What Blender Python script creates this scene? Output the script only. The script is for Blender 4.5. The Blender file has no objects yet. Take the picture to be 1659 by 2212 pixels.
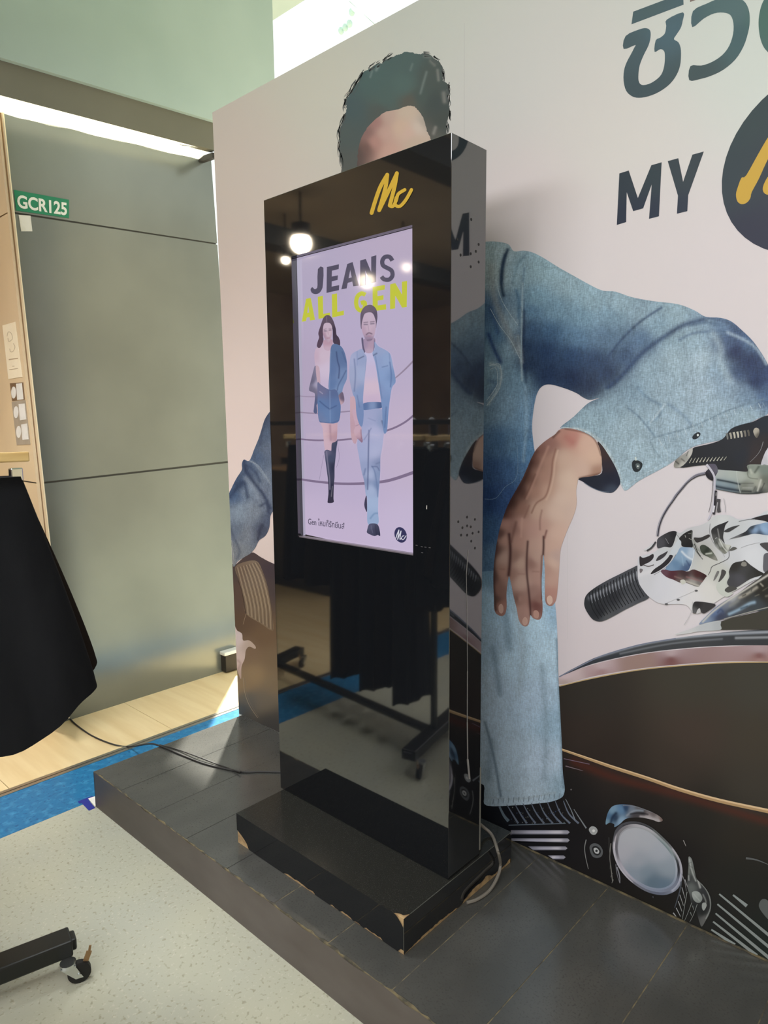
import bpy, bmesh, math, random
import numpy as np
from mathutils import Vector, Matrix
from mathutils.geometry import delaunay_2d_cdt
random.seed(7)
rng = np.random.default_rng(5)
SC = bpy.context.scene
COL = SC.collection

# ------------------------------------------------------------------ camera
CAM = Vector((2.06399747, -1.61577221, 1.72836954))
FWD = Vector((-0.67222975, 0.72925579, -0.12764463))
RGT = Vector((0.73594783, 0.67699045, -0.00804435))
UPV = Vector((-0.08054781, 0.09934744, 0.99178734))
FPX, CX, CY = 1485.13, 829.5, 1106.0
cd = bpy.data.cameras.new('camera')
co = bpy.data.objects.new('camera', cd)
COL.objects.link(co)
m = Matrix((RGT, UPV, -FWD)).transposed().to_4x4()
m.translation = CAM
co.matrix_world = m
cd.sensor_fit = 'HORIZONTAL'
cd.sensor_width = 36.0
cd.lens = FPX / 1659 * 36
cd.clip_start = 0.05
SC.camera = co
# ------------------------------------------------------------------ view
SC.view_settings.view_transform = 'Standard'
SC.view_settings.look = 'None'
SC.view_settings.exposure = 0.0
SC.view_settings.gamma = 1.0
SC.view_settings.use_curve_mapping = False
# ------------------------------------------------------------------ daylight
W = bpy.data.worlds.new('daylight')
SC.world = W
W.use_nodes = True
bg = W.node_tree.nodes['Background']
bg.inputs[0].default_value = (0.93, 1.0, 0.97, 1)
bg.inputs[1].default_value = 1.25


def lamp(kind, name, loc, target, energy, color, size=1.0, size_y=None, spread=180):
    d = bpy.data.lights.new(name, kind)
    d.energy = energy
    d.color = color
    if kind == 'AREA':
        d.shape = 'RECTANGLE'
        d.size = size
        d.size_y = size_y or size
        d.spread = math.radians(spread)
    elif kind == 'SUN':
        d.angle = math.radians(size)
    o = bpy.data.objects.new(name, d)
    COL.objects.link(o)
    o.location = loc
    v = Vector(target) - Vector(loc)
    o.rotation_euler = v.to_track_quat('-Z', 'Y').to_euler()
    return o


lamp('SUN', 'sun', (-4, 5, 6), (-4 + 0.5, 5 - 0.5, 6 - 0.99), 13.0, (1.0, 0.97, 0.88), 1.5)
lamp('AREA', 'added_fill_light', (2.9, -4.0, 3.5), (0.8, 0.3, 0.6), 122, (0.92, 0.955, 1.0), 3.0, 2.0)  # added fill, brightens the hoarding evenly
lamp('AREA', 'added_fill_light', (2.0, -2.1, 3.55), (2.0, -1.9, 0.0), 70, (0.95, 0.97, 1.0), 2.6, 1.2)  # added fill for the floor and the print beside the kiosk
lamp('AREA', 'added_fill_light', (-0.9, -1.2, 3.55), (-1.05, -1.0, 0.0), 44, (0.95, 0.975, 1.0), 1.0, 0.8, 95)  # added fill for the wood floor and left side
lamp('AREA', 'added_fill_light', (-0.2, -5.0, 3.5), (-1.8, 0.0, 1.6), 160, (0.96, 0.96, 0.97), 3.0, 2.0)  # added fill for the pillar and the hoarding's left part

# ------------------------------------------------------------------ helpers
def lin(c):
    c = np.asarray(c, dtype=float) / 255.0
    return np.where(c <= 0.04045, c / 12.92, ((c + 0.055) / 1.055) ** 2.4)


def lc(r, g, b, k=1.0):
    v = lin((r, g, b)) * k
    return (float(v[0]), float(v[1]), float(v[2]), 1.0)


def bp(px, py, ax, val):
    """point of the plane {axis ax = val} seen at photo pixel px, py"""
    d = FWD + RGT * ((px - CX) / FPX) - UPV * ((py - CY) / FPX)
    t = (val - CAM[ax]) / d[ax]
    return CAM + d * t


def mat(name, color, rough=0.5, metal=0.0, spec=0.5, noise=None, bump=None, coat=0.0, ior=1.5):
    M = bpy.data.materials.new(name)
    M.use_nodes = True
    nt = M.node_tree
    b = nt.nodes['Principled BSDF']
    b.inputs['Base Color'].default_value = color
    b.inputs['Roughness'].default_value = rough
    b.inputs['Metallic'].default_value = metal
    b.inputs['Specular IOR Level'].default_value = spec
    b.inputs['Coat Weight'].default_value = coat
    b.inputs['IOR'].default_value = ior
    tc = nt.nodes.new('ShaderNodeTexCoord')
    if noise:
        # noise = list of (scale(x,y,z), lo colour, hi colour, amount, detail)
        prev = None
        for sc, c2, lo, hi, det in noise:
            mp = nt.nodes.new('ShaderNodeMapping')
            mp.inputs['Scale'].default_value = sc
            nt.links.new(tc.outputs['Object'], mp.inputs[0])
            n = nt.nodes.new('ShaderNodeTexNoise')
            n.inputs['Scale'].default_value = 1.0
            n.inputs['Detail'].default_value = det
            nt.links.new(mp.outputs[0], n.inputs['Vector'])
            r = nt.nodes.new('ShaderNodeMapRange')
            r.inputs[1].default_value = lo
            r.inputs[2].default_value = hi
            nt.links.new(n.outputs[0], r.inputs[0])
            mx = nt.nodes.new('ShaderNodeMix')
            mx.data_type = 'RGBA'
            if prev is None:
                mx.inputs[6].default_value = color
            else:
                nt.links.new(prev, mx.inputs[6])
            mx.inputs[7].default_value = c2
            nt.links.new(r.outputs[0], mx.inputs[0])
            prev = mx.outputs[2]
        nt.links.new(prev, b.inputs['Base Color'])
    if bump:
        sc, st = bump
        n = nt.nodes.new('ShaderNodeTexNoise')
        n.inputs['Scale'].default_value = sc
        n.inputs['Detail'].default_value = 3
        nt.links.new(tc.outputs['Object'], n.inputs['Vector'])
        bu = nt.nodes.new('ShaderNodeBump')
        bu.inputs['Strength'].default_value = st
        bu.inputs['Distance'].default_value = 0.002
        nt.links.new(n.outputs[0], bu.inputs['Height'])
        nt.links.new(bu.outputs[0], b.inputs['Normal'])
    return M


def emit(name, color, strength, base=(0.8, 0.8, 0.8, 1)):
    M = bpy.data.materials.new(name)
    M.use_nodes = True
    b = M.node_tree.nodes['Principled BSDF']
    b.inputs['Base Color'].default_value = base
    b.inputs['Emission Color'].default_value = color
    b.inputs['Emission Strength'].default_value = strength
    return M


PRINT_K = 1.28


def print_mat(name, weave=0.0, emission=False, rough=0.42):
    M = bpy.data.materials.new(name)
    M.use_nodes = True
    nt = M.node_tree
    b = nt.nodes['Principled BSDF']
    at = nt.nodes.new('ShaderNodeAttribute')
    at.attribute_name = 'ink'
    out = at.outputs['Color']
    if weave:
        tc = nt.nodes.new('ShaderNodeTexCoord')
        last = None
        for i, (sc, amt) in enumerate((((420, 1, 70), 1.0), ((120, 1, 420), 0.8), ((30, 1, 22), 0.45))):
            mp = nt.nodes.new('ShaderNodeMapping')
            mp.inputs['Scale'].default_value = sc
            mp.inputs['Rotation'].default_value = (0, 0.25, 0)
            nt.links.new(tc.outputs['Object'], mp.inputs[0])
            n = nt.nodes.new('ShaderNodeTexNoise')
            n.inputs['Scale'].default_value = 1.0
            n.inputs['Detail'].default_value = 1.5
            nt.links.new(mp.outputs[0], n.inputs['Vector'])
            r = nt.nodes.new('ShaderNodeMapRange')
            r.inputs[1].default_value = 0.25
            r.inputs[2].default_value = 0.75
            r.inputs[3].default_value = 1 - weave * amt
            r.inputs[4].default_value = 1 + weave * amt
            nt.links.new(n.outputs[0], r.inputs[0])
            if last is None:
                last = r.outputs[0]
            else:
                mu = nt.nodes.new('ShaderNodeMath')
                mu.operation = 'MULTIPLY'
                nt.links.new(last, mu.inputs[0])
                nt.links.new(r.outputs[0], mu.inputs[1])
                last = mu.outputs[0]
        vm = nt.nodes.new('ShaderNodeVectorMath')
        vm.operation = 'SCALE'
        nt.links.new(out, vm.inputs[0])
        nt.links.new(last, vm.inputs['Scale'])
        out = vm.outputs[0]
    b.inputs['Roughness'].default_value = rough
    b.inputs['Specular IOR Level'].default_value = 0.25
    if emission:
        b.inputs['Base Color'].default_value = (0.01, 0.01, 0.012, 1)
        nt.links.new(out, b.inputs['Emission Color'])
        b.inputs['Emission Strength'].default_value = 0.92
        b.inputs['Roughness'].default_value = 0.06
        b.inputs['Specular IOR Level'].default_value = 0.55
    else:
        nt.links.new(out, b.inputs['Base Color'])
    return M


def tag(o, label=None, cat=None, group=None, kind=None):
    if label: o['label'] = label
    if cat: o['category'] = cat
    if group: o['group'] = group
    if kind: o['kind'] = kind
    return o


def empty(name, loc=(0, 0, 0), rz=0.0):
    o = bpy.data.objects.new(name, None)
    o.empty_display_size = 0.05
    COL.objects.link(o)
    o.location = loc
    o.rotation_euler = (0, 0, rz)
    return o


def link(name, me, material, parent=None, smooth=False):
    o = bpy.data.objects.new(name, me)
    COL.objects.link(o)
    if material is not None and not me.materials:
        me.materials.append(material)
    if parent is not None:
        o.parent = parent
    if smooth:
        for p in me.polygons: p.use_smooth = True
    return o


class MB:
    def __init__(s):
        s.v = []
        s.f = []

    def quad(s, *pts):
        i = len(s.v)
        s.v += [tuple(p) for p in pts]
        s.f.append(tuple(range(i, i + len(pts))))
        return s

    def box(s, x0, x1, y0, y1, z0, z1):
        i = len(s.v)
        s.v += [(x0, y0, z0), (x1, y0, z0), (x1, y1, z0), (x0, y1, z0), (x0, y0, z1), (x1, y0, z1), (x1, y1, z1), (x0, y1, z1)]
        for f in ((0, 3, 2, 1), (4, 5, 6, 7), (0, 1, 5, 4), (1, 2, 6, 5), (2, 3, 7, 6), (3, 0, 4, 7)):
            s.f.append(tuple(i + k for k in f))
        return s

    def hexa(s, a, b):
        """a: 4 bottom pts, b: 4 top pts"""
        i = len(s.v)
        s.v += [tuple(p) for p in a] + [tuple(p) for p in b]
        for f in ((0, 3, 2, 1), (4, 5, 6, 7), (0, 1, 5, 4), (1, 2, 6, 5), (2, 3, 7, 6), (3, 0, 4, 7)):
            s.f.append(tuple(i + k for k in f))
        return s

    def beam(s, p, q, w, h, up=(0, 0, 1)):
        p, q, up = Vector(p), Vector(q), Vector(up)
        d = (q - p).normalized()
        sd = d.cross(up).normalized() * (w / 2)
        u = sd.cross(d).normalized() * (h / 2)
        return s.hexa([p - sd - u, p + sd - u, p + sd + u, p - sd + u], [q - sd - u, q + sd - u, q + sd + u, q - sd + u])

    def tube(s, pts, r, n=10, caps=True):
        pts = [Vector(p) for p in pts]
        base = len(s.v)
        ref = Vector((0.13, 0.2, 0.97))
        for i, p in enumerate(pts):
            a = pts[max(i - 1, 0)]
            b = pts[min(i + 1, len(pts) - 1)]
            d = (b - a).normalized()
            if abs(d.dot(ref)) > 0.95: r1 = Vector((1, 0, 0))
            else: r1 = ref
            u = d.cross(r1).normalized()
            w = d.cross(u).normalized()
            rr = r[i] if isinstance(r, (list, tuple)) else r
            for k in range(n):
                t = 2 * math.pi * k / n
                s.v.append(tuple(p + u * math.cos(t) * rr + w * math.sin(t) * rr))
        for i in range(len(pts) - 1):
            for k in range(n):
                k2 = (k + 1) % n
                s.f.append((base + i * n + k, base + i * n + k2, base + (i + 1) * n + k2, base + (i + 1) * n + k))
        if caps:
            s.f.append(tuple(base + k for k in range(n))[::-1])
            s.f.append(tuple(base + (len(pts) - 1) * n + k for k in range(n)))
        return s

    def build(s, name, material, parent=None, smooth=False, bevel=0.0, seg=2):
        me = bpy.data.meshes.new(name)
        me.from_pydata(s.v, [], s.f)
        bm = bmesh.new()
        bm.from_mesh(me)
        bmesh.ops.remove_doubles(bm, verts=bm.verts, dist=1e-6)
        bmesh.ops.recalc_face_normals(bm, faces=bm.faces)
        bm.to_mesh(me)
        bm.free()
        o = link(name, me, material, parent, smooth)
        if bevel:
            md = o.modifiers.new('bevel', 'BEVEL')
            md.width = bevel
            md.segments = seg
            md.limit_method = 'ANGLE'
            md.angle_limit = math.radians(40)
        if smooth:
            try:
                o.data.set_sharp_from_angle(angle=math.radians(40))
            except Exception:
                pass
        return o


def catmull(pts, closed=True, n=4):
    P = np.asarray(pts, float)
    L = len(P)
    out = []
    rg = range(L) if closed else range(L - 1)
    for i in rg:
        if closed: p0, p1, p2, p3 = P[i - 1], P[i], P[(i + 1) % L], P[(i + 2) % L]
        else: p0, p1, p2, p3 = P[max(i - 1, 0)], P[i], P[i + 1], P[min(i + 2, L - 1)]
        for k in range(n):
            t = k / n
            out.append(0.5 * ((2 * p1) + (-p0 + p2) * t + (2 * p0 - 5 * p1 + 4 * p2 - p3) * t * t + (-p0 + 3 * p1 - 3 * p2 + p3) * t ** 3))
    if not closed: out.append(P[-1])
    return np.array(out)


def inside(P, Q):
    x, y = Q[:, 0], Q[:, 1]
    c = np.zeros(len(Q), bool)
    j = len(P) - 1
    for i in range(len(P)):
        xi, yi = P[i]
        xj, yj = P[j]
        if yi != yj:
            c ^= ((yi > y) != (yj > y)) & (x < (xj - xi) * (y - yi) / (yj - yi) + xi)
        j = i
    return c


def dist_poly(Q, pts):
    best = np.full(len(Q), 1e9)
    P = np.asarray(pts, float)
    for a, b in zip(P[:-1], P[1:]):
        d = b - a
        L = (d @ d) + 1e-9
        t = np.clip(((Q - a) @ d) / L, 0, 1)
        e = Q - a - t[:, None] * d
        best = np.minimum(best, np.hypot(e[:, 0], e[:, 1]))
    return best


def ctrl_color(Q, cols):
    if len(cols) == 3 and not hasattr(cols[0], '__len__'):
        return np.tile(lin(cols), (len(Q), 1))
    C = np.array([c[2:5] for c in cols], float)
    P = np.array([c[:2] for c in cols], float)
    C = lin(C)
    if len(P) > 1:
        nn = np.sqrt(((P[:, None] - P[None]) ** 2).sum(-1) + np.eye(len(P)) * 1e9).min(1)
        e2 = (0.62 * nn) ** 2
    else:
        e2 = np.array([30.0])
    d2 = ((Q[:, None, :] - P[None]) ** 2).sum(-1) + e2[None]
    w = d2 ** -2.3 * e2[None] ** 0.8
    w /= w.sum(1, keepdims=True)
    return w @ C


class Art:
    """flat print lying on the plane {axis = val}; depth grows layer by layer (a third of a millimetre each)"""
    depth = {}

    def __init__(s, name, parent, material, ax, val, key, k=1.0, T=(0, 0, 1), step=0.00003, clamp=None, sgn=-1, base=0):
        s.name, s.parent, s.mat, s.ax, s.val, s.key, s.k, s.T, s.step, s.clamp, s.sgn = name, parent, material, ax, val, key, k, T, step, clamp, sgn
        s.v, s.f, s.c = [], [], []
        Art.depth.setdefault(key, 0)
        Art.depth[key] = max(Art.depth[key], base)

    def tp(s, pts):
        ox, oy, sc = s.T
        P = np.asarray(pts, float)
        P[:, :2] = P[:, :2] / sc + np.array([ox, oy])
        return P

    def _emit(s, Q, F, col):
        Art.depth[s.key] += 1
        off = s.sgn * s.step * Art.depth[s.key]
        base = len(s.v)
        for q in Q:
            p = bp(q[0], q[1], s.ax, s.val)
            p[s.ax] = s.val + off
            if s.clamp:
                p = Vector(s.clamp(p))
            s.v.append(tuple(p))
        s.f += [tuple(base + i for i in f) for f in F]
        s.c.append(col * s.k)

    def poly(s, pts, cols, strokes=(), sp=None, smooth=True, n=4, jag=0.0):
        P = s.tp(pts)
        if smooth: P = catmull(P, True, n)
        if jag: P = P + rng.normal(0, jag, P.shape)
        cc = cols
        if hasattr(cols[0], '__len__'):
            cc = [tuple(s.tp([c[:2]])[0]) + tuple(c[2:5]) for c in cols]
        lo, hi = P.min(0), P.max(0)
        if sp is None:
            sp = max(2.0, math.sqrt((hi - lo).prod() / 9000)) if (hasattr(cols[0], '__len__') or strokes) else 1e9
        G = np.zeros((0, 2))
        if sp < 1e8:
            xs = np.arange(lo[0] + sp / 2, hi[0], sp)
            ys = np.arange(lo[1] + sp / 2, hi[1], sp)
            if len(xs) and len(ys):
                X, Y = np.meshgrid(xs, ys)
                X = X + (np.arange(len(ys)) % 2)[:, None] * sp / 2
                G = np.stack([X.ravel(), Y.ravel()], 1)
                G = G[inside(P, G)]
        V = [Vector(p) for p in np.concatenate([P, G])]
        r = delaunay_2d_cdt(V, [], [list(range(len(P)))], 1, 1e-6)
        Q = np.array([(v[0], v[1]) for v in r[0]])
        col = ctrl_color(Q, cc)
        for st in strokes:
            pp, w, c, a = st
            sp_ = s.tp(pp)
            if len(sp_) > 2: sp_ = catmull(sp_, False, 4)
            d = dist_poly(Q, sp_)
            ww = (np.exp(-(d / (w / s.T[2])) ** 2) * a)[:, None]
            col = col * (1 - ww) + lin(c) * ww
        s._emit(Q, r[2], col)
        return s

    def rib(s, pts, w, col, smooth=True, w2=None, cap=False):
        P = s.tp(pts)
        if smooth and len(P) > 2: P = catmull(P, False, 4)
        w = w / s.T[2]
        w2 = w if w2 is None else w2 / s.T[2]
        n = len(P)
        d = np.gradient(P, axis=0)
        d /= np.linalg.norm(d, axis=1, keepdims=True) + 1e-9
        nn = np.stack([-d[:, 1], d[:, 0]], 1)
        ws = np.linspace(w, w2, n)[:, None] / 2
        Lp, Rp = P + nn * ws, P - nn * ws
        Q = np.concatenate([Lp, Rp])
        F = [(i, i + 1, n + i + 1, n + i) for i in range(n - 1)]
        if cap:
            for e, sg in ((0, -1), (n - 1, 1)):
                k0 = len(Q)
                a0 = math.atan2(nn[e][1], nn[e][0])
                arc = [P[e] + ws[e] * np.array([math.cos(a0 - sg * math.pi * t / 8), math.sin(a0 - sg * math.pi * t / 8)]) for t in range(9)]
                Q = np.concatenate([Q, np.array(arc)])
                F.append(tuple(range(k0, k0 + 9)))
        s._emit(Q, F, ctrl_color(Q, col) if hasattr(col[0], '__len__') else np.tile(lin(col), (len(Q), 1)))
        return s

    def dots(s, pts, r, col, n=8, ry=None):
        for p in pts:
            ry_ = ry or r
            s.poly([(p[0] + r * math.cos(2 * math.pi * k / n), p[1] + ry_ * math.sin(2 * math.pi * k / n)) for k in range(n)], col, smooth=False)
            Art.depth[s.key] -= 1
        Art.depth[s.key] += 1
        return s

    def build(s):
        me = bpy.data.meshes.new(s.name)
        me.from_pydata(s.v, [], s.f)
        a = me.attributes.new('ink', 'FLOAT_COLOR', 'POINT')
        c = np.concatenate(s.c)
        c = np.concatenate([np.clip(c, 0, 1), np.ones((len(c), 1))], 1).astype(np.float32)
        a.data.foreach_set('color', c.ravel())
        # faces look out of the wall
        bm = bmesh.new()
        bm.from_mesh(me)
        bm.normal_update()
        for f in bm.faces:
            if f.normal[s.ax] * s.sgn < 0: f.normal_flip()
        bm.to_mesh(me)
        bm.free()
        return link(s.name, me, s.mat, s.parent)


# ------------------------------------------------------------------ materials
M_black = mat('black_gloss_laminate', (0.008, 0.009, 0.011, 1), rough=0.04, ior=2.25)
M_blackside = M_black
M_speck = mat('black_speckled_laminate', (0.022, 0.022, 0.019, 1), rough=0.16, spec=0.5,
              noise=[((420, 420, 420), (0.05, 0.05, 0.045, 1), 0.62, 0.72, 1)])
M_mdf = mat('bare_fibreboard', lc(190, 160, 115), rough=0.9, noise=[((60, 60, 60), lc(150, 120, 85), 0.4, 0.7, 3)])
M_tile = mat('slate_grey_tile', lc(70, 70, 67), rough=0.20, ior=1.75, bump=(60, 0.06),
             noise=[((5, 3, 5), lc(84, 83, 79), 0.35, 0.7, 4), ((160, 160, 160), lc(64, 64, 60), 0.55, 0.75, 2)])
M_grout = mat('worn_tan_grout', lc(120, 108, 80), rough=0.9, noise=[((30, 30, 30), lc(70, 66, 56), 0.4, 0.6, 3)])
M_groutd = mat('dark_grout', lc(38, 37, 35), rough=0.9, noise=[((30, 30, 30), lc(52, 50, 45), 0.4, 0.6, 3)])
M_board = mat('brown_grey_front_board', lc(88, 80, 75), rough=0.42, spec=0.4, noise=[((4, 4, 9), lc(100, 93, 88), 0.35, 0.7, 3)])
M_terr = mat('speckled_vinyl_floor', lc(178, 178, 162), rough=0.20, spec=0.4,
             noise=[((2.2, 2.2, 1), lc(186, 184, 162), 0.35, 0.7, 2), ((70, 70, 1), lc(160, 157, 136), 0.60, 0.72, 1), ((95, 70, 1), lc(192, 190, 172), 0.6, 0.7, 2)])
M_blue = mat('speckled_blue_floor', lc(28, 112, 160), rough=0.35, spec=0.4,
             noise=[((26, 26, 1), lc(62, 140, 184), 0.5, 0.7, 4), ((70, 50, 1), lc(12, 84, 136), 0.55, 0.7, 3)])
M_wood = mat('pale_wood_floor', lc(236, 212, 164), rough=0.3, spec=0.4,
             noise=[((1.5, 14, 1), lc(224, 196, 144), 0.4, 0.7, 4)])
M_groove = mat('dark_floor_joint', lc(120, 95, 60), rough=0.7)
M_alu = mat('aluminium', lc(190, 186, 176), rough=0.3, metal=0.9)
M_wallgrey = mat('grey_metal_panel', lc(120, 125, 121), rough=0.24, spec=0.7, metal=0.4,
                 noise=[((1.5, 1.5, 1.5), lc(134, 139, 134), 0.3, 0.7, 3)])
M_joint = mat('panel_joint', lc(72, 70, 64), rough=0.7)
M_teal = mat('glare_tinted_paint', lc(172, 190, 184), rough=0.6, noise=[((1.2, 1.2, 1.2), lc(186, 202, 196), 0.3, 0.7, 3)])  # green tint is veiling lens glare, mixed into the paint colour
M_taupe = mat('taupe_paint', lc(124, 120, 106), rough=0.6, noise=[((1.2, 2, 1.2), lc(114, 111, 97), 0.3, 0.7, 3)])
M_beige = mat('beige_lacquer_panel', lc(236, 212, 172), rough=0.22, spec=0.5, noise=[((1.5, 1.5, 1.0), lc(222, 196, 160), 0.35, 0.7, 3)])
M_brass = mat('brass_highlight_tone', lc(250, 232, 196), rough=0.35, metal=0.3)  # cream bead highlights put into the base colour
M_brassd = mat('dull_brass', lc(150, 120, 85), rough=0.45, metal=0.5)
M_paper = mat('white_paper', lc(236, 232, 224), rough=0.7, noise=[((20, 20, 20), lc(226, 222, 212), 0.4, 0.7, 2)])
M_cream = mat('cream_notice_paper', lc(250, 236, 206), rough=0.6, noise=[((12, 12, 12), lc(246, 230, 198), 0.4, 0.7, 2)])
M_cardd = mat('dark_card', lc(128, 100, 72), rough=0.5, noise=[((12, 12, 12), lc(120, 92, 66), 0.4, 0.7, 2)])
M_cardg = mat('grey_card', lc(178, 164, 144), rough=0.5, noise=[((12, 12, 12), lc(168, 154, 134), 0.4, 0.7, 2)])
M_green = mat('green_sign_plate', lc(26, 128, 92), rough=0.35, noise=[((8, 8, 8), lc(34, 138, 100), 0.4, 0.7, 2)])
M_white = mat('white_paint', lc(238, 238, 230), rough=0.5)
M_fab = mat('black_fabric', lc(24, 25, 28), rough=0.95, spec=0.15, bump=(400, 0.35), noise=[((9, 9, 3), lc(32, 33, 36), 0.3, 0.7, 3)])
M_fabd = mat('brown_black_lining', lc(34, 28, 24), rough=0.95, spec=0.1, bump=(300, 0.3))
M_denim = mat('blue_denim', lc(86, 112, 130), rough=0.9, spec=0.1, bump=(500, 0.3), noise=[((40, 40, 6), lc(52, 76, 100), 0.4, 0.7, 3)])
M_rack = mat('black_powder_coat', lc(22, 24, 23), rough=0.42, spec=0.45)
M_rubber = mat('black_rubber', lc(12, 12, 12), rough=0.55)
M_chrome = mat('zinc_plated_steel', lc(200, 204, 204), rough=0.2, metal=1.0)
M_hwood = mat('pale_hanger_wood', lc(222, 190, 128), rough=0.4, noise=[((40, 6, 40), lc(206, 170, 108), 0.4, 0.7, 3)])
M_cableg = mat('grey_cable', lc(128, 122, 112), rough=0.6)
M_cabled = mat('dark_cable', lc(52, 50, 48), rough=0.55)
M_tape = mat('blue_tape', lc(36, 44, 140), rough=0.5)
M_ceil = mat('store_ceiling', lc(176, 162, 138), rough=0.8, noise=[((1.2, 1.2, 1.2), lc(160, 146, 124), 0.3, 0.7, 2)])
M_beam = mat('dark_ceiling_beam', lc(74, 76, 70), rough=0.6)
M_back = mat('store_back_wall', lc(188, 164, 136), rough=0.6, noise=[((1.2, 1.2, 1.6), lc(164, 136, 108), 0.35, 0.65, 3)])
M_red = mat('red_fabric', lc(190, 36, 40), rough=0.8, bump=(200, 0.3))
M_dark = mat('dark_fitting', lc(40, 36, 32), rough=0.6)
M_plugw = mat('white_plastic', lc(225, 225, 218), rough=0.4)
M_print = print_mat('printed_vinyl')
M_pden = print_mat('printed_vinyl_denim', weave=0.24)
M_pden2 = print_mat('printed_vinyl_jeans', weave=0.17)
M_screen = print_mat('lit_screen', emission=True)
M_strip = emit('light_diffuser', (1.0, 0.97, 0.70, 1), 1.1)
M_down = emit('downlight_lens', (1.0, 0.84, 0.62, 1), 30.0)

# ------------------------------------------------------------------ setting
PT = 0.170           # platform top
FL = -0.0
WY = 0.468           # hoarding face
GX = -1.947          # grey wall face


def setting(o, label, cat):
    return tag(o, label, cat, kind='structure')


# floors
fl = MB().box(-0.975, 5.0, -7.5, 0.9, -0.06, 0).build('floor', M_terr)
setting(fl, 'beige speckled vinyl floor in front of the platform', 'floor')
fb = MB()
bl = [(-1.325, -7.5), (-0.975, -7.5), (-0.975, 6.5), (-1.325, 6.5)]
fb.box(-1.325, -0.975, -7.5, 6.5, -0.06, 0.0005)
fb = fb.build('floor', M_blue)
setting(fb, 'blue speckled floor border between vinyl floor and wood floor', 'floor')
wood = empty('floor')
setting(wood, 'pale wood floor under the grey panelled wall', 'floor')
MB().box(-6.0, -1.375, -7.5, 6.5, -0.08, -0.006).build('joint_bed', M_groove, wood)
pw = 0.62
k = 0
y = -7.5
while y < 6.5:
    y1 = min(y + pw * 1.4, 6.5)
    b_ = MB().box(-6.0, -1.377, y + 0.0015, y1 - 0.0015, -0.006, 0.0)
    b_.build('plank', M_wood, wood)
    y = y1
th = MB().box(-1.375, -1.353, -7.5, 6.5, -0.02, 0.004).box(-1.348, -1.325, -7.5, 6.5, -0.02, 0.003)
setting(th.build('trim_1', M_alu), 'metal threshold strip between blue border and wood floor', 'trim')
fo = MB().box(-0.975, 5.0, 0.9, 6.5, -0.06, 0).build('floor', M_terr)
setting(fo, 'vinyl floor of the atrium behind the printed hoarding', 'floor')

# platform with tiles
plat = empty('display_platform', (0, 0, 0))
tag(plat, 'low dark platform tiled in slate grey under the black kiosk', 'platform')
PX0, PX1, PY0 = -0.915, 3.3, -0.348
MB().box(PX0 + 0.004, PX1, PY0 + 0.012, WY - 0.001, 0.0, PT - 0.0035).build('core', M_groutd, plat)
bd = MB()
nseg = 90
rr = random.Random(3)
edge = [PT - 0.0015 - (rr.random() ** 3) * 0.008 for _ in range(nseg + 1)]
for i in range(nseg):
    xa = PX0 + (PX1 - PX0) * i / nseg
    xb = PX0 + (PX1 - PX0) * (i + 1) / nseg
    bd.quad((xa, PY0, 0), (xb, PY0, 0), (xb, PY0, edge[i + 1]), (xa, PY0, edge[i]))
    bd.quad((xa, PY0, edge[i]), (xb, PY0, edge[i + 1]), (xb, PY0 + 0.012, edge[i + 1]), (xa, PY0 + 0.012, edge[i]))
bd.build('front_board', M_board, plat)
MB().box(PX0, PX0 + 0.004, PY0, WY - 0.001, 0, PT - 0.001).build('side_board', M_board, plat)
xs = [PX0 + 0.001, -0.664, -0.401, -0.145, 0.120, 0.385, 0.645, 0.905, 1.163, 1.422, 1.685, 1.945, 2.205, 2.465, 2.73, 2.99, 3.25]
gb = MB()
gbd = MB()
for a, b in zip(xs[:-1], xs[1:]):
    q = 0.0016
    t = MB()
    zz = PT - rr.uniform(0.0, 0.0008)
    # front edge slightly chipped
    n = 14
    fr = [(a + q + (b - a - 2 * q) * i / n, PY0 + 0.003 + (rr.random() ** 2) * 0.008) for i in range(n + 1)]
    top = [(x_, y_, zz) for x_, y_ in fr] + [(b - q, WY - 0.001, zz), (a + q, WY - 0.001, zz)]
    bot = [(x_, y_, zz - 0.006) for x_, y_, _ in top]
    t.quad(*top)
    for i in range(len(top)):
        j = (i + 1) % len(top)
        t.quad(top[i], bot[i], bot[j], top[j])
    t.build('tile', M_tile, plat)
for x in xs[1:-1]:
    (gbd if x < 0.2 else gb).box(x - 0.0022, x + 0.0022, PY0 + 0.006, WY - 0.001, PT - 0.005, PT - 0.0009)
gb.box(PX0, PX1, PY0 + 0.0005, PY0 + 0.009, PT - 0.006, PT - 0.0012)
gb.build('grout', M_grout, plat)
gbd.build('grout', M_groutd, plat)
# tan bead where the platform meets the print
MB().box(0.75, PX1, WY - 0.006, WY + 0.001, PT, PT + 0.004).build('sealant_bead', M_grout, plat)

# grey panelled wall on the left (faces the aisle, x = GX)
wl = empty('wall_left')
setting(wl, 'grey metal panelled wall with two horizontal joints at the left', 'wall')


def wpoly(px_pts, name, material, x=GX, th=0.02, parent=wl):
    P = [bp(a, b, 0, x) for a, b in px_pts]
    Q = [p - Vector((th, 0, 0)) for p in P]
    mb = MB()
    mb.quad(*P)
    mb.quad(*Q[::-1])
    for i in range(len(P)):
        j = (i + 1) % len(P)
        mb.quad(P[i], Q[i], Q[j], P[j])
    return mb.build(name, material, parent, bevel=0.0)


def gedge(y):      # near edge of the wall, pixels
    return 3 + (y - 250) * 0.1035


def fedge(y):
    me_ = 460 + (y - 243) * 0.0438
    return me_ - 8 + (y - 360) * 0.030 if y < 900 else me_ + 8


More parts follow.
